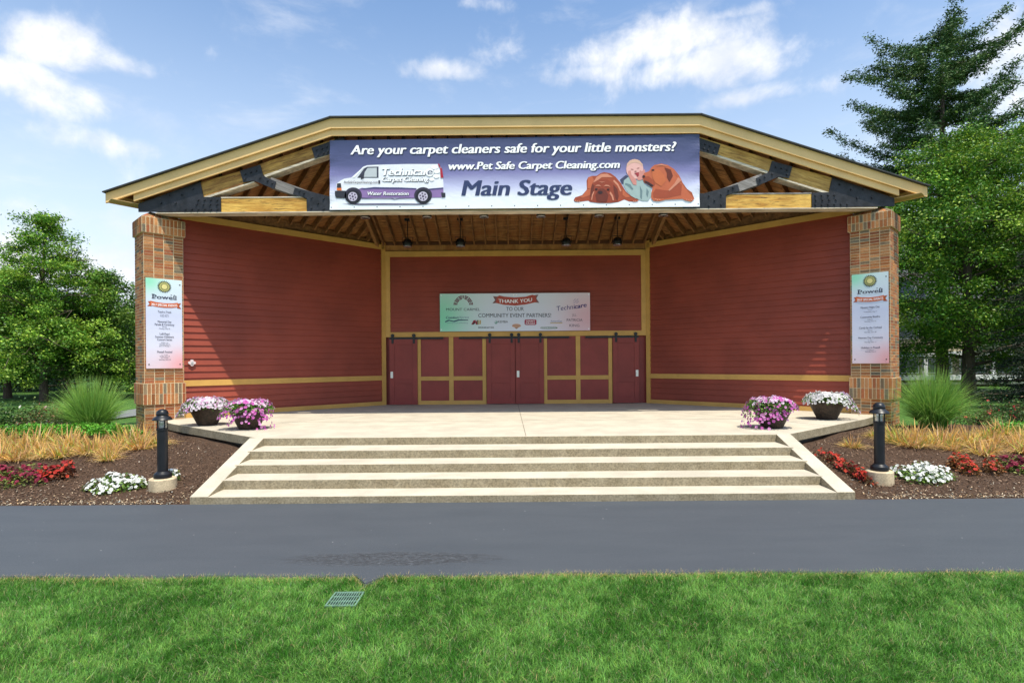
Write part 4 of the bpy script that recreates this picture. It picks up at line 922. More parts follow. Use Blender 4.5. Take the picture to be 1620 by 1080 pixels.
# ------------------------------------------------------------------ event signs on the pillars
def event_sign(s, lab, lines):
    P1, f, nf, ns, side = PIL[s]; w = 0.945; u = f if s < 0 else -f
    o = P1+nf*.018 if s < 0 else P1+f*w+nf*.018
    Wd, zt, zb = .865, (4.555 if s < 0 else 4.57), (2.135 if s < 0 else 2.125); x0 = .035 if s < 0 else .045
    th = thing('event_sign', tuple(o+Vector((0, 0, 3.3))), lab, 'sign', 'event signs on the brick pillars')
    A = o+u*x0; mb = MB(); mb.obox(A+Vector((0, 0, zb)), u*Wd, nf*.02, (0, 0, zt-zb)); mb.build('sign_board', M['silver'], th)
    n = nf; H = zt-zb
    # drawing units: 400 wide; height in the same scale
    k = Wd/400
    sh = Sheet(lambda x, y: A+nf*.023+u*(x*k)+Vector((0, 0, zt-y*k)), nf); HH = H/k
    pm = print_mat('event print', [(0, srgb(226, 206, 216)), (.25, srgb(220, 222, 238)), (.6, srgb(204, 210, 234)), (1, srgb(218, 236, 238))], side=[(0.05, .97, (.4, .12), srgb(140, 224, 186), .9), (1.0, 0.02, (.5, .2), srgb(236, 150, 150), .75)])
    uvmesh('printed_face', [sh.p(0, HH, 0), sh.p(400, HH, 0), sh.p(400, 0, 0), sh.p(0, 0, 0)], [(0, 1, 2, 3)], [(0, 0), (1, 0), (1, 1), (0, 1)], pm, th)
    cx, cy = 202, 98; mb = MB()
    ring = []
    for i in range(48): a = 2*math.pi*i/48; r = 82 if i % 2 == 0 else 62; ring.append((cx+r*math.cos(a+.05), cy+r*math.sin(a+.05)))
    sh.poly(mb, ring, 1); mb.build('sunburst_emblem', flat('emblem dark', (46, 50, 40)), th)
    mb = MB(); sh.poly(mb, [(cx+(66 if i % 2 else 52)*math.cos(2*math.pi*i/36), cy+(66 if i % 2 else 52)*math.sin(2*math.pi*i/36)) for i in range(36)], 2); mb.build('emblem_petals', flat('emblem olive', (176, 176, 110)), th)
    mb = MB(); sh.ell(mb, cx, cy, 38, 38, 3); mb.build('emblem_ring', flat('emblem brown', (100, 92, 50)), th)
    mb = MB(); sh.ell(mb, cx, cy, 32, 32, 4); mb.build('emblem_centre', flat('emblem yellow', (222, 212, 140)), th)
    mb = MB(); sh.text(mb, 'Powell', 70, 336, 252, 52, 2, None, 0, .035)
    for xx, yy, ww in ((64, 252, 40), (64, 204, 30), (268, 252, 26), (308, 252, 30), (270, 200, 16), (306, 200, 16)): sh.poly(mb, [(xx, yy-7), (xx+ww, yy-7), (xx+ww, yy), (xx, yy)], 2)
    mb.build('town_lettering', flat('town ink', (40, 42, 70)), th)
    mb = MB(); sh.poly(mb, [(22, 292), (60, 286), (62, 350), (16, 352), (40, 322)], 1); sh.poly(mb, [(340, 300), (388, 292), (366, 330), (392, 366), (344, 360)], 1); mb.build('ribbon_tail', flat('ribbon tail', (170, 80, 40)), th)
    mb = MB(); sh.poly(mb, [(48, 282), (110, 296), (200, 304), (290, 300), (352, 288), (358, 342), (290, 356), (200, 360), (110, 352), (44, 338)], 2); mb.build('ribbon', flat('ribbon orange', (206, 98, 46)), th)
    mb = MB(); sh.text(mb, '2017 SPECIAL EVENTS', 58, 344, 338, 30, 3, None, 0, .03, arc=6); mb.build('ribbon_lettering', white, th)
    for bold_, g in (('b', [l for l in lines if l[3]]), ('s', [l for l in lines if not l[3]])):
        mb = MB()
        for body, y, wd, b_ in g: sh.text(mb, body, 202-wd/2, 202+wd/2, y, 27 if b_ else 14, 2, None, 0, .015 if b_ else .01)
        mb.build('event_lettering' if bold_ == 'b' else 'date_lettering', flat('event ink', (70, 72, 96)), th)
    mb = MB()
    for x, y in ((375, 60), (30, HH-50), (372, HH-50)): sh.ell(mb, x, y, 8, 8, 2, 10)
    mb.build('fixing_screw', flat('grommet', (60, 55, 55)), th).__setitem__('kind', 'stuff')
event_sign(-1, 'tall event sign on the left brick pillar, listing Touch a Truck at the top',
  [('Touch a Truck', 425, 150, 1), ('11 a.m. - 2 p.m.', 452, 90, 0), ('Friday, May 12', 472, 95, 0), ('Memorial Day', 548, 150, 1), ('Parade & Ceremony', 583, 215, 1), ('10 a.m.', 606, 50, 0), ('Monday, May 29', 628, 120, 0),
   ('Lolli-Pops!', 700, 110, 1), ('Summer Children\'s', 737, 205, 1), ('Concert Series', 772, 165, 1), ('10:30 a.m.', 805, 80, 0), ('Monday, June 5', 825, 115, 0), ('June 12, 19, Aug. 7', 845, 125, 0), ('Powell Festival', 925, 165, 1), ('6 - 11 p.m.', 955, 70, 0), ('Friday, June 23', 975, 110, 0), ('12 - 11 p.m.', 995, 80, 0), ('Saturday, June 24', 1015, 130, 0)])
event_sign(1, 'tall event sign on the right brick pillar, listing Mystery Night Out at the top',
  [('Mystery Night Out', 440, 205, 1), ('6 p.m.', 467, 45, 0), ('Wednesday, Aug. 9', 490, 140, 0), ('Community Bonfire', 560, 215, 1), ('7:30 p.m.', 587, 60, 0), ('Saturday, Oct. 21', 610, 125, 0), ('Candy by the Carload', 695, 245, 1), ('10 p.m.', 722, 55, 0), ('Saturday, Oct. 28', 745, 130, 0),
   ('Veterans Day Ceremony', 820, 270, 1), ('11 a.m.', 848, 50, 0), ('Saturday, Nov. 11', 870, 125, 0), ('Holidays in Powell', 945, 205, 1), ('6 - 8:30 p.m.', 970, 80, 0), ('Saturday, Dec. 2', 990, 115, 0)])

# ------------------------------------------------------------------ bollard lamps
def bollard(x, y, label, conc_tilt):
    z = float(gz(x, y)); t = thing('bollard_lamp', (x, y, z), label, 'bollard lamp', 'bollard lamps beside the steps')
    mb = MB(); mb.lathe((x, y, z-.12), [(.205, 0), (.215, .10), (.212, .30), (.195, .315)], 26); o = mb.build('concrete_footing', M['concbase'], t, True)
    b = z+.195
    mb = MB(); mb.lathe((x, y, b), [(.135, 0), (.142, .03), (.135, .075), (.105, .10), (.088, .115)], 28); mb.build('base_collar', M['black'], t, True)
    mb = MB(); mb.lathe((x, y, b+.11), [(.083, 0), (.083, .70), (.092, .705), (.092, .735), (.075, .74)], 28); mb.build('post', M['black'], t, True)
    mb = MB(); mb.lathe((x, y, b+.85), [(.030, 0), (.052, .01), (.052, .14), (.03, .15)], 18); mb.build('lamp', M['glass'], t, True)
    mb = MB()
    for k in range(4):
        a = math.pi/4+k*math.pi/2+.25; c = Vector((x+.078*math.cos(a), y+.078*math.sin(a), 0)); mb.tube([c+Vector((0, 0, b+.84)), c+Vector((0, 0, b+1.02))], .011, 8)
    mb.build('cage', M['black'], t, True).__setitem__('kind', 'stuff')
    mb = MB(); mb.lathe((x, y, b+.85), [(.066, 0), (.068, .005), (.068, .16), (.066, .165)], 24); o = mb.build('lens', M['clearglass'], t, True)
    mb = MB(); mb.lathe((x, y, b+1.0), [(.085, 0), (.150, -.012), (.155, 0.0), (.128, .038), (.095, .055), (.088, .07), (.095, .08), (.095, .10), (.085, .135), (.055, .165), (.02, .178), (.004, .18)], 30); mb.build('cap', M['black'], t, True)
    return t
g = bpy.data.materials.new('clear lens'); g.use_nodes = True; nt_ = g.node_tree
gl = nt_.nodes.new('ShaderNodeBsdfGlossy'); gl.inputs['Roughness'].default_value = .08; trn = nt_.nodes.new('ShaderNodeBsdfTransparent'); mx = nt_.nodes.new('ShaderNodeMixShader'); mx.inputs[0].default_value = .22
nt_.links.new(trn.outputs[0], mx.inputs[1]); nt_.links.new(gl.outputs[0], mx.inputs[2]); nt_.links.new(mx.outputs[0], nt_.nodes['Material Output'].inputs[0]); M['clearglass'] = g
bollard(-6.15, 9.75, 'black bollard lamp on a round concrete footing left of the steps', 0)
bollard(6.20, 9.85, 'black bollard lamp on a round concrete footing right of the steps', 0)

# ------------------------------------------------------------------ planters with petunias
def planter(x, y, rt, rb, h, label, side, cols, extra, spill=0.0, spa=0.0):
    z = 0.738; t = thing('flower_planter', (x, y, z), label, 'planter', 'flower planters on the stage')
    mb = MB(); mb.lathe((x, y, z), [(rb, 0), (rb+.01, .02), (rt-.02, h-.05), (rt+.01, h-.04), (rt+.01, h), (rt-.03, h), (rt-.05, h-.06)], 36); mb.build('pot', M['wicker'], t, True)
    mb = MB(); mb.lathe((x, y, z+h-.08), [(rt-.06, 0), (rt-.06, .02)], 24); mb.build('soil', M['soil'], t)
    # rounded mound of foliage, overhanging on one side
    n = 1700; a = rng.uniform(0, 2*np.pi, n); rr = np.sqrt(rng.random(n)); ex = 1+extra*np.maximum(0, np.cos(a-side))**2
    rad = rr*(rt+.10)*ex; hz = .10*(1-rr**3)+.03-np.maximum(0, rad-rt)*0.55-np.maximum(0, rad-rt-.1)*.9
    P = np.stack([x+rad*np.cos(a), y+rad*np.sin(a)*.92, z+h+hz+rng.normal(0, .02, n)], 1)
    Vv, Ff, Cc = leaf_arrays(P, .055, .035, palette(n, (.10, .22, .035), .3, (.20, .32, .06), .2), up=.8)
    npmesh('foliage', Vv, Ff, Cc, M['leaf'], t)
    n = 680; a = rng.uniform(0, 2*np.pi, n); rr = rng.random(n)**.45; ex = 1+extra*np.maximum(0, np.cos(a-side))**2
    rad = rr*(rt+.13)*ex; hz = .13*(1-rr**3)+.055+.03*np.sin(a*3+x)-np.maximum(0, rad-rt)*.55-np.maximum(0, rad-rt-.1)*.9; hz = hz-np.where(rad > rt, spill*rng.random(n)**1.6*(np.cos(a-spa) > .35), 0)
    P = np.stack([x+rad*np.cos(a), y+rad*np.sin(a)*.92, z+h+hz+rng.normal(0, .012, n)], 1)
    Nn = unit(np.stack([np.cos(a)*(rr*1.1+.1), np.sin(a)*(rr*1.1+.1), 1.15-.9*rr], 1)+rng.normal(0, .25, (n, 3)))
    c = cols(P, n, x, y, z+h)
    npmesh('blossoms', *blossoms(P, Nn, .034, c, c.mean(0)*.8+np.array((.08, .02, .06))), M['petal'], t)['kind'] = 'stuff'
    return t
def whitepink(P, n, x, y, z):
    c = np.tile(np.array([[.78, .68, .74]]), (n, 1)); m = rng.random(n) < .30; c[m] = (.70, .36, .58); return c*rng.normal(1, .06, (n, 1)).clip(.8, 1.1)
def magenta(P, n, x, y, z):
    c = np.tile(np.array([[.62, .13, .46]]), (n, 1)); m = rng.random(n) < .35; c[m] = (.70, .30, .58); m = (rng.random(n) < .55) & (P[:, 2] > z+.06); c[m] = (.78, .60, .72); return c*rng.normal(1, .1, (n, 1)).clip(.7, 1.15)
def whites(P, n, x, y, z):
    c = np.tile(np.array([[.80, .77, .76]]), (n, 1)); m = (P[:, 0] > x+.35) & (rng.random(n) < .5); c[m] = (.68, .45, .70); return c*rng.normal(1, .05, (n, 1)).clip(.8, 1.05)
planter(-7.68, 14.05, .43, .215, .46, 'dark tapered planter of pale pink and white petunias beside the left pillar', math.pi*1.05, whitepink, .28)
planter(-6.24, 13.15, .43, .215, .46, 'dark tapered planter of magenta petunias, right one of the left pair', math.pi*1.1, magenta, .22, .42, -.9)
planter(5.60, 12.60, .43, .215, .46, 'dark tapered planter of magenta petunias near the top of the steps', math.pi*1.1, magenta, .24, .38, -2.3)
planter(7.78, 14.35, .44, .22, .46, 'dark tapered planter of white petunias in front of the right pillar', -.1, whites, .35)

# ------------------------------------------------------------------ bedding flowers
def bed_patch(name, label, cx, cy, rx, ry, h, fcol, bcols, nf, nl, leafcol, cat='flower patch', rot=0.0, dens=1.0, br=.032, group=None, lobes=None):
    z = float(gz(cx, cy)); t = thing(name, (cx, cy, z), label, cat, group)
    def pts(n, pw):
        # uneven patch: a handful of overlapping clumps
        K = lobes or 9; r_ = np.random.default_rng(int(abs(cx*1000))+int(cy*10)); q = r_.uniform(0, 2*np.pi, K); s = np.sqrt(r_.random(K))*.78
        CX, CY = s*np.cos(q), s*np.sin(q); k = rng.integers(0, K, n); a = rng.uniform(0, 2*np.pi, n); rr = np.sqrt(rng.random(n))*.36
        u, v = CX[k]+rr*np.cos(a), CY[k]+rr*np.sin(a); top = (1-(rr/.36)**2*.75)
        X = u*rx; Y = v*ry; c, s2 = math.cos(rot), math.sin(rot); X, Y = cx+X*c-Y*s2, cy+X*s2+Y*c
        return np.stack([X, Y, gz(X, Y)+.02+h*top*pw], 1), np.stack([rr*np.cos(a)*2, rr*np.sin(a)*2, np.ones(n)*.7], 1)
    P, Q = pts(nl, 1.0); P[:, 2] -= rng.random(nl)*h*.7; Vv, Ff, Cc = leaf_arrays(P, .055, .034, palette(nl, leafcol, .3, fcol, .25), up=.8); npmesh('foliage', Vv, Ff, Cc, M['leaf'], t)
    P, Q = pts(nf, 1.1); Nn = unit(Q+rng.normal(0, .25, (nf, 3))+np.array([[0, -.25, 0]])); idx = rng.integers(0, len(bcols), nf); c = np.array(bcols)[idx]*rng.normal(1, .1, (nf, 1)).clip(.7, 1.2)
    npmesh('blossoms', *blossoms(P, Nn, br, c, np.array(bcols[0])*.55), M['petal'], t)['kind'] = 'stuff'
WH = [(.80, .80, .76), (.74, .75, .70)]; BU = [(.11, .010, .022), (.18, .015, .035), (.27, .022, .055)]; RD = [(.48, .035, .02), (.35, .025, .03), (.55, .06, .03)]
GR = (.14, .24, .045)
bed_patch('white_petunias', 'patch of white petunias on the mulch left of the left bollard lamp', -6.95, 9.82, .52, .40, .16, (.2, .32, .05), WH, 210, 1500, GR)
bed_patch('white_petunias', 'small tuft of white petunias half hidden behind the left bollard lamp', -6.25, 10.15, .26, .16, .17, (.2, .32, .05), WH, 60, 350, GR, lobes=4)
bed_patch('white_petunias', 'patch of white petunias on the mulch right of the right bollard lamp', 7.10, 9.98, .68, .42, .17, (.2, .32, .05), WH, 300, 1900, GR, lobes=14)
bed_patch('burgundy_petunias', 'drift of burgundy petunias at the left edge of the left bed', -9.20, 10.10, 1.05, .44, .20, (.22, .24, .05), BU, 300, 2200, (.16, .20, .045), lobes=13, br=.036)
bed_patch('red_begonias', 'red begonias at the right end of the burgundy drift in the left bed', -8.42, 10.30, .44, .33, .22, (.16, .05, .02), RD, 100, 1100, (.14, .06, .03), lobes=6)
bed_patch('burgundy_petunias', 'drift of burgundy petunias at the right edge of the right bed', 9.35, 10.35, 1.05, .42, .20, (.22, .24, .05), BU, 300, 2200, (.16, .20, .045), lobes=13, br=.036)
bed_patch('red_begonias', 'rusty red begonias between the white and burgundy petunias on the right', 8.25, 10.35, .48, .38, .22, (.28, .08, .02), RD, 70, 1300, (.20, .10, .03), lobes=7)
bed_patch('red_begonias', 'line of red begonias on the mulch along the right edge of the steps', 5.83, 10.50, 1.12, .17, .17, (.20, .05, .02), RD, 110, 900, (.15, .08, .03), rot=math.radians(-85), lobes=13)

# ------------------------------------------------------------------ ornamental grasses
def big_grass(x, y, H, Rr, n, label):
    z = float(gz(x, y)); t = thing('ornamental_grass', (x, y, z), label, 'ornamental grass', 'tall ornamental grasses beside the pillars')
    a = rng.uniform(0, 2*np.pi, n); r0 = np.sqrt(rng.random(n))*.26; B = np.stack([x+r0*np.cos(a), y+r0*np.sin(a), np.full(n, z)], 1)
    q = rng.random(n)**.85; aa = a+rng.normal(0, .35, n); reach = Rr*q*rng.uniform(.7, 1.2, n); h = H*(1-.34*q**1.5)*rng.uniform(.72, 1.12, n)
    Vv, Ff, Cc = blades(B, h, np.stack([np.cos(aa), np.sin(aa)], 1)*reach[:, None], rng.uniform(.011, .020, n), 8, palette(n, (.095, .26, .03), .35, (.34, .54, .13), .30), palette(n, (.28, .46, .09), .25), curl=1.7)
    npmesh('leaves', Vv, Ff, Cc, M['grass'], t)
big_grass(-10.72, 14.3, 1.42, 1.15, 1900, 'large arching green grass clump left of the left brick pillar')
big_grass(10.35, 14.2, 1.50, 1.25, 2100, 'large arching green grass clump right of the right brick pillar')

# ------------------------------------------------------------------ daylily clumps, straw yellow
def daylily_mesh(n, gr=.36, tn=.32):
    a = rng.uniform(0, 2*np.pi, n); r0 = np.sqrt(rng.random(n))*.12; B = np.stack([r0*np.cos(a), r0*np.sin(a), np.zeros(n)], 1)
    q = rng.random(n); reach = .40*q*rng.uniform(.7, 1.3, n)+.05; h = .30*(1-.45*q)*rng.uniform(.4, 1.25, n); aa = a+rng.normal(0, .8, n)
    base = palette(n, (.70, .47, .10), .3, (.26, .40, .04), gr); m = rng.random(n) < tn; base[m] = palette(m.sum(), (.62, .36, .19), .3)
    return blades(B, h, np.stack([np.cos(aa), np.sin(aa)], 1)*reach[:, None], rng.uniform(.014, .026, n), 6, base, palette(n, (.66, .42, .18), .3), curl=1.25)
protos = []
for k in range(3):
    Vv, Ff, Cc = daylily_mesh(210, (.28, .50, .70)[k], (.38, .26, .10)[k]); o = npmesh('daylily_clump', Vv, Ff, Cc, M['grass']); protos.append(o)
used = [False]*3
def daylily(x, y, side, sc=1.0):
    if -7.9 < x < 0: return
    k = min(2, max(0, int(random.gauss(.3+(y-11.4)*.95, .7)))); o = protos[k] if not used[k] else protos[k].copy()
    if used[k]: COL.objects.link(o)
    used[k] = True; o.location = (x, y, float(gz(x, y))-.01); o.rotation_euler = (0, 0, random.uniform(0, 6.28)); s = sc*random.uniform(.7, 1.3); o.scale = (s, s, s)
    tag(o, f'straw yellow daylily clump in the dried band of foliage across the {side} bed', 'daylily', f'dried daylily clumps in the {side} bed')
for i in range(13):
    for j in range(3): daylily(-12.1+i*.37+random.uniform(-.12, .12), 11.50+j*.55+random.uniform(-.28, .22)+.0*i+(.25 if i > 11 else 0), 'left', 1.0+.12*j)
for i in range(15):
    for j in range(3): daylily(8.0+i*.36+random.uniform(-.12, .12), 11.40+j*.55+random.uniform(-.28, .22)+(.35 if i < 2 else 0), 'right', 1.05+.12*j)
daylily(6.85, 11.7, 'right', .75)

# ------------------------------------------------------------------ low green ground cover
def cover(label, cx, cy, rx, ry, h, n, col):
    z = float(gz(cx, cy)); K = 16; q = rng.uniform(0, 2*np.pi, K); s = np.sqrt(rng.random(K))*.8; k = rng.integers(0, K, n); a = rng.uniform(0, 2*np.pi, n); rr = np.sqrt(rng.random(n))*.34
    X = cx+(s[k]*np.cos(q[k])+rr*np.cos(a))*rx; Y = cy+(s[k]*np.sin(q[k])+rr*np.sin(a))*ry
    P = np.stack([X, Y, gz(X, Y)+.02+h*(1-(rr/.34)**2*.6)*rng.uniform(.55, 1.05, n)], 1)
    Vv, Ff, Cc = leaf_arrays(P, .06, .034, palette(n, col, .28), up=.8); o = npmesh('green_perennial', Vv, Ff, Cc, M['leaf']); tag(o, label, 'ground cover plants', kind='stuff')
cover('bright green low perennials behind the daylilies in the left bed', -10.9, 13.35, 2.0, .45, .33, 11000, (.12, .34, .03))
cover('bright green low perennials behind the daylilies at the right edge', 11.4, 12.9, .9, .35, .25, 4500, (.10, .32, .03))

# ------------------------------------------------------------------ wood chips lying on the beds, pale scraps along the asphalt
n = 34000; X = np.concatenate([rng.uniform(-14, -5.4, n//2), rng.uniform(5.5, 14, n//2)]); Y = 9.02+rng.random(n)**1.5*5.0
edge = np.interp(Y, [9, 11.45, 14.3, 15], [5.32, 5.5, 8.8, 9.8]); ok = np.abs(X) > edge+.02; X, Y = X[ok], Y[ok]; n = len(X)
P = np.stack([X, Y, gz(X, Y)+.020+rng.random(n)*.012], 1); near_ = rng.random(n) < np.exp(-(Y-9.02)/.16)
cols = palette(n, (.10, .060, .038), .4, (.24, .155, .10), .25); cols[near_] = palette(near_.sum(), (.42, .33, .22), .3)
pal = rng.random(n) < .025; cols[pal] = palette(pal.sum(), (.5, .42, .32), .2)
Vv, Ff, Cc = leaf_arrays(P, .045, .018, cols, up=3.0, fold=.05); tag(npmesh('bark_chips', Vv, Ff, Cc, M['chips']), 'loose brown bark chips with pale scraps near the asphalt', 'bark chips', kind='stuff')

# ------------------------------------------------------------------ lawn in front
GX0, GX1 = -1.90, -1.58
def lawn(n, y0, y1, xw):
    X = rng.uniform(-xw, xw, n)+CAMX; Y = y0+(y1-y0)*rng.random(n)**1.0
    e = 5.95+0.02*np.sin(X*0.9)+0.012*np.sin(X*3.3); e = e-np.where(np.abs(X+1.64) < .16, .24*(1-np.abs(X+1.64)/.16), 0); ok = Y < e+.035*rng.random(n)
    ok &= ~((X > -1.875) & (X < -1.615) & (Y > 5.225) & (Y < 5.53))
    return X[ok], Y[ok], e[ok]
X1, Y1, E1 = lawn(400000, 3.2, 6.0, 6.2); X2, Y2, E2 = lawn(26000, 5.80, 6.0, 6.6)
X = np.concatenate([X1, X2]); Y = np.concatenate([Y1, Y2]); E = np.concatenate([E1, E2]); n = len(X)
def vnoise(X, Y, f, seed):
    r_ = np.random.default_rng(seed); o = 0
    for k in range(6): a = r_.uniform(0, 2*np.pi); ff = f*r_.uniform(.6, 1.6); o = o+np.sin((X*np.cos(a)+Y*np.sin(a))*ff+r_.uniform(0, 6.28)+1.5*np.sin((Y*np.cos(a)-X*np.sin(a))*ff*.7))
    return o/6
pv = .55*vnoise(X, Y, 4.0, 3)+.65*vnoise(X, Y, 12, 5)+.6*vnoise(X, Y, 34, 6); h = .052+.012*vnoise(X, Y, 6, 8)+rng.normal(0, .012, n); h = h.clip(.028, .095)
dirn = 1.2*vnoise(X, Y, 4.0, 11)*np.pi; la = dirn+rng.normal(0, 1.7, n); ln = h*rng.uniform(.2, 1.3, n)
base = palette(n, (.042, .165, .010), .38); lite = palette(n, (.19, .40, .070), .30); w = (0.46+1.4*pv+rng.normal(0, .28, n)).clip(0, 1)[:, None]
cols = base*(1-w)+lite*w; dry = rng.random(n) < .07; cols[dry] = palette(dry.sum(), (.36, .32, .17), .2)
de = E-Y; straw = (rng.random(n) < np.exp(-np.maximum(de, 0)/.05)*(.62+.6*vnoise(X, Y*0, 2.2, 21)+.5*np.exp(-((X-.2)/.8)**2)).clip(0.12, 1)); cols[straw] = palette(straw.sum(), (.66, .48, .20), .25)
B = np.stack([X, Y, np.full(n, -.028)], 1)
Vv, Ff, Cc = blades(B, h, np.stack([np.cos(la), np.sin(la)], 1)*ln[:, None], rng.uniform(.0028, .0048, n), 3, cols, (cols*1.12+.01).clip(0, 1), curl=1.6)
tag(npmesh('lawn_grass', Vv, Ff, Cc, M['grass']), 'mown green lawn grass in front of the asphalt path, straw coloured along its edge', 'lawn grass', kind='stuff')
tag(sheet('lawn_soil', np.arange(-12, 12.1, .5), np.array([1.0, 3, 5.5, 5.94]), M['thatch'], -.030), kind='structure')

# ------------------------------------------------------------------ drain grate
dg = thing('drain_grate', (-1.745, 5.37, 0), 'pale green slotted drain grate set in the lawn beside the asphalt', 'drain grate')
M['grate'] = mat('weathered green plastic', (.15, .26, .19), .6, .2, 9, .1, 60)
mb = MB(); x0, x1, y0, y1 = -1.885, -1.600, 5.215, 5.530; zt = .002
for a, b in ((x0, x0+.014), (x1-.014, x1)): mb.box(a, b, y0, y1, zt-.015, zt)
for a, b in ((y0, y0+.016), (y1-.016, y1)): mb.box(x0+.0141, x1-.0141, a, b, zt-.015, zt-.0002)
mb.build('frame', M['grate'], dg)
mb = MB()
for k in range(10): xx = x0+.014+(x1-x0-.028)*(k+1)/11; mb.box(xx-.0036, xx+.0036, y0+.0162, y1-.0162, zt-.012, zt-.0006)
for k in (1, 2): yy = y0+(y1-y0)*k/3; mb.box(x0+.0142, x1-.0142, yy-.004, yy+.004, zt-.012, zt-.0012)
mb.build('grid', M['grate'], dg)
mb = MB(); mb.box(x0-.005, x1+.005, y0-.005, y1+.005, -.20, -.020); mb.build('sump', mat('drain dark', (.006, .007, .006), .95, 0, 1), dg)

# ------------------------------------------------------------------ trees
def trunk_mb(base, top, r0, r1, wob=.15, n=8):
    mb = MB(); pts = []
    for i in range(n+1):
        t = i/n; p = Vector(base).lerp(Vector(top), t); p += Vector((math.sin(t*5+base[0])*wob*t, math.cos(t*4+base[1])*wob*t, 0)); pts.append(p)
    rad = [r0*(1-t/n)**.8+r1*(t/n) for t in range(n+1)]; rad[0] *= 1.25; mb.tube(pts, rad, 10); return mb, pts
def broadleaf(x, y, H, Rr, z_low, label, nleaf, name='broadleaf_tree', prof=None, col=(.075, .16, .02), alt=(.17, .26, .035), cat='tree', leaf=.16, limbs=26, off=(0, 0), group=None, r0=.17, csig=.33, ntop=0, seed=1):
    global rng; old = rng; rng = np.random.default_rng(seed); rd = random.Random(seed)
    z = float(gz(x, y)); t = thing(name, (x, y, z), label, cat, group)
    mb, sp_ = trunk_mb((x, y, z-.1), (x+off[0], y+off[1], z+H*.93), r0, .03)
    prof = prof or (lambda f: math.sin(math.pi*min(1, (f*.86+.14)))**.7*(1-.15*f))
    C = []; 
    for i in range(limbs):
        f = (i+rd.random())/limbs; zz = z_low+(H-z_low)*f*.96; q = min(1, (zz+.1)/(H*.93)); k = q*(len(sp_)-1); p0 = sp_[int(k)].lerp(sp_[min(int(k)+1, len(sp_)-1)], k-int(k))
        a = i*2.399+rd.uniform(-.5, .5); Lr = Rr*prof(f)*rd.uniform(.75, 1.15); rise = rd.uniform(.05, .35)*Lr*(1 if f > .25 else .2)
        e = p0+Vector((math.cos(a)*Lr, math.sin(a)*Lr, rise)); mid = p0.lerp(e, .5)+Vector((0, 0, .08*Lr)); mb.tube([p0, mid, e], [max(.02, .06*(1-f)*r0/.17), .03, .008], 5, cap=False)
        nb = max(3, int(Lr*3.2))
        for b in range(nb):
            s = rd.uniform(.25, 1.0); c = p0.lerp(mid, s*2) if s < .5 else mid.lerp(e, s*2-1); sp2 = .16*Lr+.10+.10*min(1, Lr/2)
            c2_ = c+Vector((rd.gauss(0, sp2), rd.gauss(0, sp2), rd.gauss(0, sp2*.62))); C.append((c2_, .8+.5*s))
            if b % 2 == 0: mb.tube([c, c.lerp(c2_, .9)], [.016, .005], 4, cap=False)
    mb.build('trunk', M['bark'], t, True)
    m = nleaf//len(C); ctr = np.array([tuple(c) for c, _ in C]); sc = np.array([s for _, s in C])
    P = np.repeat(ctr, m, 0)+rng.normal(size=(len(C)*m, 3))*np.array([[csig, csig, csig*.62]])*np.repeat(sc, m)[:, None]
    tint = np.repeat(rng.normal(1, .16, (len(C), 1)), m, 0); yel = np.repeat(rng.random(len(C)), m) < .25
    c = palette(len(P), col, .22, alt, .15); c[yel] = c[yel]*.5+palette(int(yel.sum()), alt, .2)*.5; c *= tint
    Vv, Ff, Cc = leaf_arrays(P, leaf, leaf*.55, c.clip(.003, 1), up=.6, droop=.25); npmesh('crown', Vv, Ff, Cc, M['leaf'], t); rng = old; return t
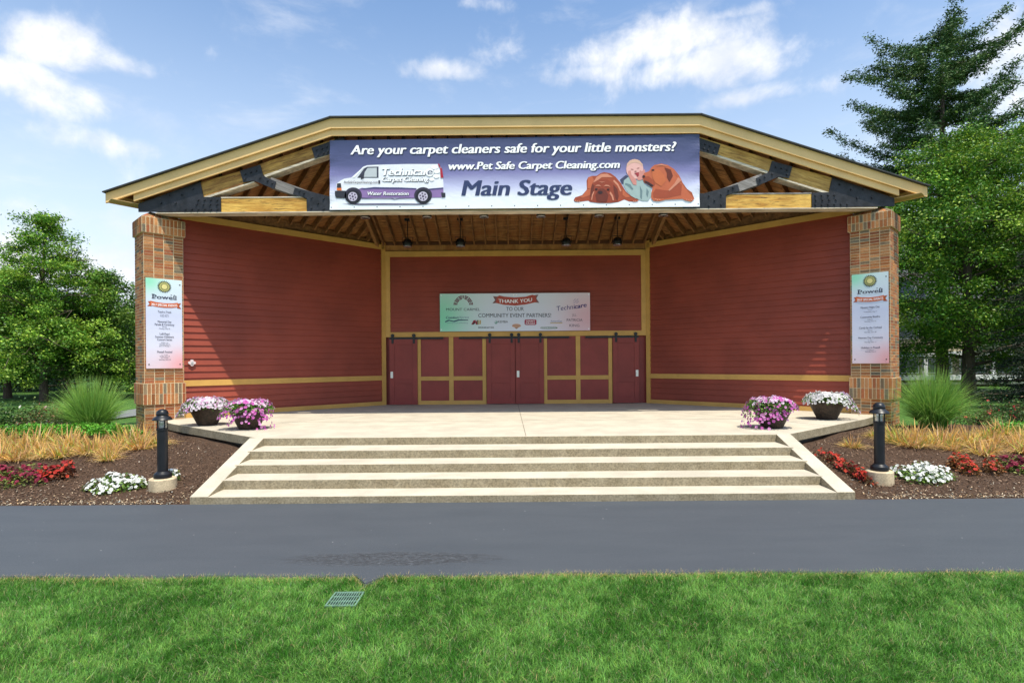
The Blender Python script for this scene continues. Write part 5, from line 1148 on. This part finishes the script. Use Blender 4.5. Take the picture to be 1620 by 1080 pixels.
def conifer(x, y, H, Rr, label, nper, name='spruce_tree', col=(.035, .085, .03), alt=(.07, .13, .05), z0=.06, whorl=.55, droop=-.05, tuft=.13, up_tip=.25, seed=1, prof=None, group=None, gaps=.0, r0=.22, spread=.16, cat='conifer', blade=.16):
    global rng; old = rng; rng = np.random.default_rng(seed); rd = random.Random(seed)
    z = float(gz(x, y)); t = thing(name, (x, y, z), label, cat, group); mb, sp_ = trunk_mb((x, y, z-.1), (x, y, z+H), r0, .015, wob=.08, n=10)
    prof = prof or (lambda f: (1-f)**.85); PC = []; zz = H*z0
    while zz < H*.99:
        f = zz/H; nb = 5 if f < .9 else 4
        for b in range(nb):
            if rd.random() < gaps: continue
            a = rd.uniform(0, 6.283); Lr = max(.25, Rr*prof(f)*rd.uniform(.65, 1.2)); d = Vector((math.cos(a), math.sin(a), 0)); p0 = Vector((x, y, z+zz+rd.uniform(-.45, .45)*whorl))
            ut = up_tip*rd.uniform(.3, 1.7)*(1-.45*f); dr = droop+rd.uniform(-.05, .06); pts = [p0+d*Lr*s+Vector((0, 0, Lr*(dr*s*2+ut*s**2.5))) for s in (0, .25, .5, .75, 1)]
            mb.tube(pts, [.05*(1-f)+.012, .035*(1-f)+.01, .02, .012, .006], 4, cap=False)
            # side twigs carry the needle tufts
            ntw = max(3, int(Lr*4.5))
            for q in range(ntw):
                s = (.12+.88*(q+rd.random())/ntw); k = s*4; i0 = min(3, int(k)); c = pts[i0].lerp(pts[i0+1], k-i0); sd = Vector((-d.y, d.x, 0))*rd.choice((-1, 1)); tl = (.10+.30*Lr*.5*(1.05-s))*rd.uniform(.6, 1.2)
                e = c+(sd*.8+d*.6).normalized()*tl+Vector((0, 0, rd.uniform(-.03, .12)*tl)); mtw = max(1, int(tl/.16))
                for w_ in range(mtw+1): PC.append(tuple(c.lerp(e, w_/max(1, mtw))))
        zz += whorl*rd.uniform(.7, 1.3)*(1-.35*f)
    mb.build('trunk', M['bark'], t, True)
    PC = np.array(PC); P = np.repeat(PC, nper, 0)+rng.normal(size=(len(PC)*nper, 3))*spread*np.array([[1, 1, .75]])
    c = palette(len(P), col, .25, alt, .2)*np.repeat(rng.normal(1, .15, (len(PC), 1)), nper, 0)
    Vv, Ff, Cc = leaf_arrays(P, blade, tuft*.28, c.clip(.003, 1), up=.2); npmesh('crown', Vv, Ff, Cc, M['needle'], t); rng = old; return t

# left: the loose-topped maple, its neighbours and the evergreens behind
cone = lambda f: (1-f)**.95*(.70+.30*min(1, f*5+.4))+.05
broadleaf(-23.2, 28.0, 9.5, 4.9, 1.4, 'green tree with a loose pointed top and forked lower trunk, nearest on the left lawn', 52000, prof=cone, limbs=46, leaf=.13, seed=5, csig=.20, col=(.12, .26, .024), alt=(.34, .48, .055))
broadleaf(-27.2, 30.5, 6.8, 4.6, 1.2, 'broad green tree at the left edge of the picture, behind the pointed tree', 36000, prof=cone, limbs=30, leaf=.16, seed=8, csig=.28, col=(.10, .22, .024), alt=(.24, .34, .05))
broadleaf(-21.7, 30.0, 6.6, 3.0, .9, 'smaller green tree between the pointed tree and the left pillar', 30000, prof=cone, limbs=30, leaf=.15, seed=12, csig=.26, col=(.075, .17, .02), alt=(.18, .27, .04))
def hz(f): return (1-f)**.8
conifer(-21.0, 33.0, 4.2, 2.1, 'blue green spruce just left of the left pillar', 7, seed=3, col=(.04, .10, .065), alt=(.07, .15, .10), z0=.03, whorl=.35)
conifer(-27.5, 35.0, 5.2, 2.5, 'blue green spruce between the trunks on the left lawn', 7, seed=4, col=(.035, .09, .05), alt=(.06, .13, .08), z0=.03, whorl=.38)
for k, (x, y, H, r, lab) in enumerate([(-32.5, 38, 7.0, 4.2, 'dark green tree in the row behind the left lawn, at the picture edge'), (-37.5, 42, 8, 4.5, 'far left dark green tree beyond the picture edge of the left lawn'), (-25.5, 40, 6.4, 4.0, 'dark green tree in the row behind the left lawn, behind the two trunks'), (-25.0, 44, 5.2, 3.2, 'dark green tree in the row behind the left lawn, nearest to the pillar')]):
    broadleaf(x, y, H, r, .3, lab, 17000, seed=20+k, limbs=22, leaf=.24, col=(.045, .105, .018), alt=(.10, .18, .03), csig=.5, group='row of trees behind the left lawn')
# right: tall spruce, bright broadleaf before it, dark spruce at the edge
sp = lambda f: float(np.interp(f, [0, .70, .80, .885, .94, .97, 1], [1.0, 1.0, .92, .78, .58, .38, .08]))
conifer(23.3, 31.0, 20.0, 4.9, 'very tall ragged spruce with open upswept branches behind the right pillar', 24, seed=10, z0=.34, whorl=.58, droop=.02, up_tip=.40, prof=sp, spread=.14, gaps=.28, r0=.30, col=(.060, .125, .038), alt=(.13, .20, .06), blade=.17, tuft=.22)
wide = lambda f: (math.sin(math.pi*min(1, f*.80+.18)))**.70*(1 if f < .55 else 1-.75*(f-.55))
broadleaf(19.9, 25.0, 12.0, 4.6, 1.4, 'large bright green leafy tree rising beside the right pillar', 110000, prof=wide, limbs=58, leaf=.125, seed=31, col=(.085, .205, .018), alt=(.33, .46, .05), csig=.27, r0=.26)
broadleaf(25.8, 27.5, 9.0, 4.4, 1.6, 'leafy green tree at the right edge of the picture', 52000, prof=wide, limbs=44, leaf=.16, seed=33, col=(.070, .165, .018), alt=(.21, .31, .04), csig=.30, r0=.22)
conifer(17.9, 19.2, 6.2, 2.7, 'dark spruce with low sweeping boughs at the right edge', 12, seed=14, z0=.10, whorl=.34, droop=-.16, up_tip=.16, col=(.016, .030, .014), alt=(.03, .05, .02), spread=.09, blade=.12, prof=lambda f: (1-f)**.7)
conifer(31.0, 37.0, 10.0, 4.0, 'spruce far behind the leafy trees on the right', 7, seed=15, col=(.03, .07, .03), z0=.05)
broadleaf(15.2, 33.0, 8.8, 3.4, .8, 'dark green tree deep behind the right pillar', 24000, seed=36, limbs=26, leaf=.2, col=(.04, .09, .015), csig=.4)

# ------------------------------------------------------------------ shrubs
def shrub(x, y, H, Rr, label, n, col, alt, bl, nb, br, name='rose_bush', cat='shrub', group=None):
    z = float(gz(x, y)); t = thing(name, (x, y, z), label, cat, group); mb = MB(); K = 34; C = []
    for k in range(K):
        a = random.uniform(0, 6.28); q = math.sqrt(random.random()); e = Vector((x+Rr*q*math.cos(a), y+Rr*q*math.sin(a), z+H*(.25+.65*random.random())*(1-.4*q*q))); mb.tube([(x+.1*math.cos(a), y+.1*math.sin(a), z), Vector((x, y, z)).lerp(e, .5)+Vector((0, 0, .05)), e], [.012, .008, .004], 4, cap=False); C.append(tuple(e))
    mb.build('stems', M['bark'], t); C = np.array(C); m = n//K
    P = np.repeat(C, m, 0)+rng.normal(size=(K*m, 3))*Rr*.19; P[:, 2] = np.maximum(P[:, 2], z+.03)
    Vv, Ff, Cc = leaf_arrays(P, .065, .038, palette(len(P), col, .3, alt, .2), up=.5); npmesh('foliage', Vv, Ff, Cc, M['leaf'], t)
    if nb:
        k = rng.integers(0, K, nb); P = C[k]+rng.normal(size=(nb, 3))*Rr*.16+np.array([[0, -.08, .08]]); Nn = unit(rng.normal(0, .4, (nb, 3))+np.array([[0, -.7, .7]])); npmesh('blossoms', *blossoms(P, Nn, br, np.tile(np.array([bl]), (nb, 1)), np.array(bl)*.6), M['petal'], t)['kind'] = 'stuff'
shrub(-12.95, 14.3, .82, .72, 'dark green rose bush with a few white blooms at the left edge', 3600, (.045, .11, .02), (.14, .22, .04), (.75, .72, .62), 9, .04)
shrub(-11.75, 14.4, .68, .62, 'olive rose bush with reddish tips between the white rose bush and the tall grass', 2900, (.10, .13, .035), (.22, .09, .05), (.7, .45, .4), 5, .03)
shrub(-14.2, 14.7, .8, .7, 'green rose bush just beyond the left edge', 2500, (.06, .13, .02), (.14, .22, .04), (.75, .72, .62), 4, .04)
for k, (x, y, lab) in enumerate([(12.1, 15.1, 'low rose bush with red blooms just right of the right grass clump'), (13.15, 15.0, 'low rose bush with a pink and red cluster on the right lawn edge'), (14.1, 14.6, 'low rose bush with red blooms at the right edge')]):
    shrub(x, y, .62, .55, lab, 1300, (.055, .12, .025), (.13, .08, .03), (.55, .03, .05), 11, .045)

# ------------------------------------------------------------------ house behind the right-hand trees
hs = thing('house', (22, 36, .6), 'beige house with white trim and grey shingle roof behind the trees on the right', 'house')
M['siding'] = mat('beige siding', (.34, .30, .20), .7, .1, 2, fine=.08); M['wtrim'] = mat('white trim', (.78, .78, .78), .5, .04, 3); M['shingle'] = mat('grey shingle', (.12, .125, .135), .9, .3, 5, .3, 30, fine=.3)
M['pane'] = mat('dark window glass', (.05, .07, .075), .08, .1, 2, spec=.8); M['ledge'] = mat('tan ledge', (.55, .48, .38), .8, .15, 4)
hx0, hx1, hy = 12.5, 36, 36
mb = MB(); mb.box(hx0, hx1, hy, hy+9, .3, 6.2); mb.build('wall', M['siding'], hs)
mb = MB(); mb.box(hx0-.1, hx1+.1, hy-1.2, hy-.01, 2.42, 2.72); mb.build('porch_fascia', M['wtrim'], hs)
mb = MB(); mb.box(hx0-.1, hx1+.1, hy-1.3, hy-.01, .98, 1.26); mb.build('porch_rail', M['wtrim'], hs)
mb = MB(); mb.box(hx0-.1, hx1+.1, hy-1.15, hy-.01, .70, .82); mb.build('stone_ledge', M['ledge'], hs)
mb = MB(); mb.add([(hx0-.6, hy-.8, 6.0), (hx1+.6, hy-.8, 6.0), (hx1+.6, hy+4.5, 10.2), (hx0-.6, hy+4.5, 10.2), (hx0-.6, hy+9.8, 6.0), (hx1+.6, hy+9.8, 6.0)], [(0, 1, 2, 3), (3, 2, 5, 4), (0, 3, 4), (1, 5, 2), (0, 4, 5, 1)]); mb.build('roof', M['shingle'], hs)
for k in range(11):
    xx = hx0+1.0+k*2.1
    for z0, z1 in ((1.42, 2.30), (3.6, 5.2)):
        mb = MB(); mb.box(xx-.06, xx+1.56, hy-.05, hy-.004, z0-.06, z1+.06); w_ = mb.build('window', M['wtrim'], hs)
        mb = MB(); mb.box(xx, xx+.73, hy-.07, hy-.052, z0, z1); mb.box(xx+.77, xx+1.5, hy-.07, hy-.052, z0, z1); mb.build('pane', M['pane'], w_)
for xx in np.arange(hx0, hx1, 4.2):
    mb = MB(); mb.box(xx, xx+.22, hy-1.15, hy-.95, .82, 2.42); mb.build('porch_post', M['wtrim'], hs)
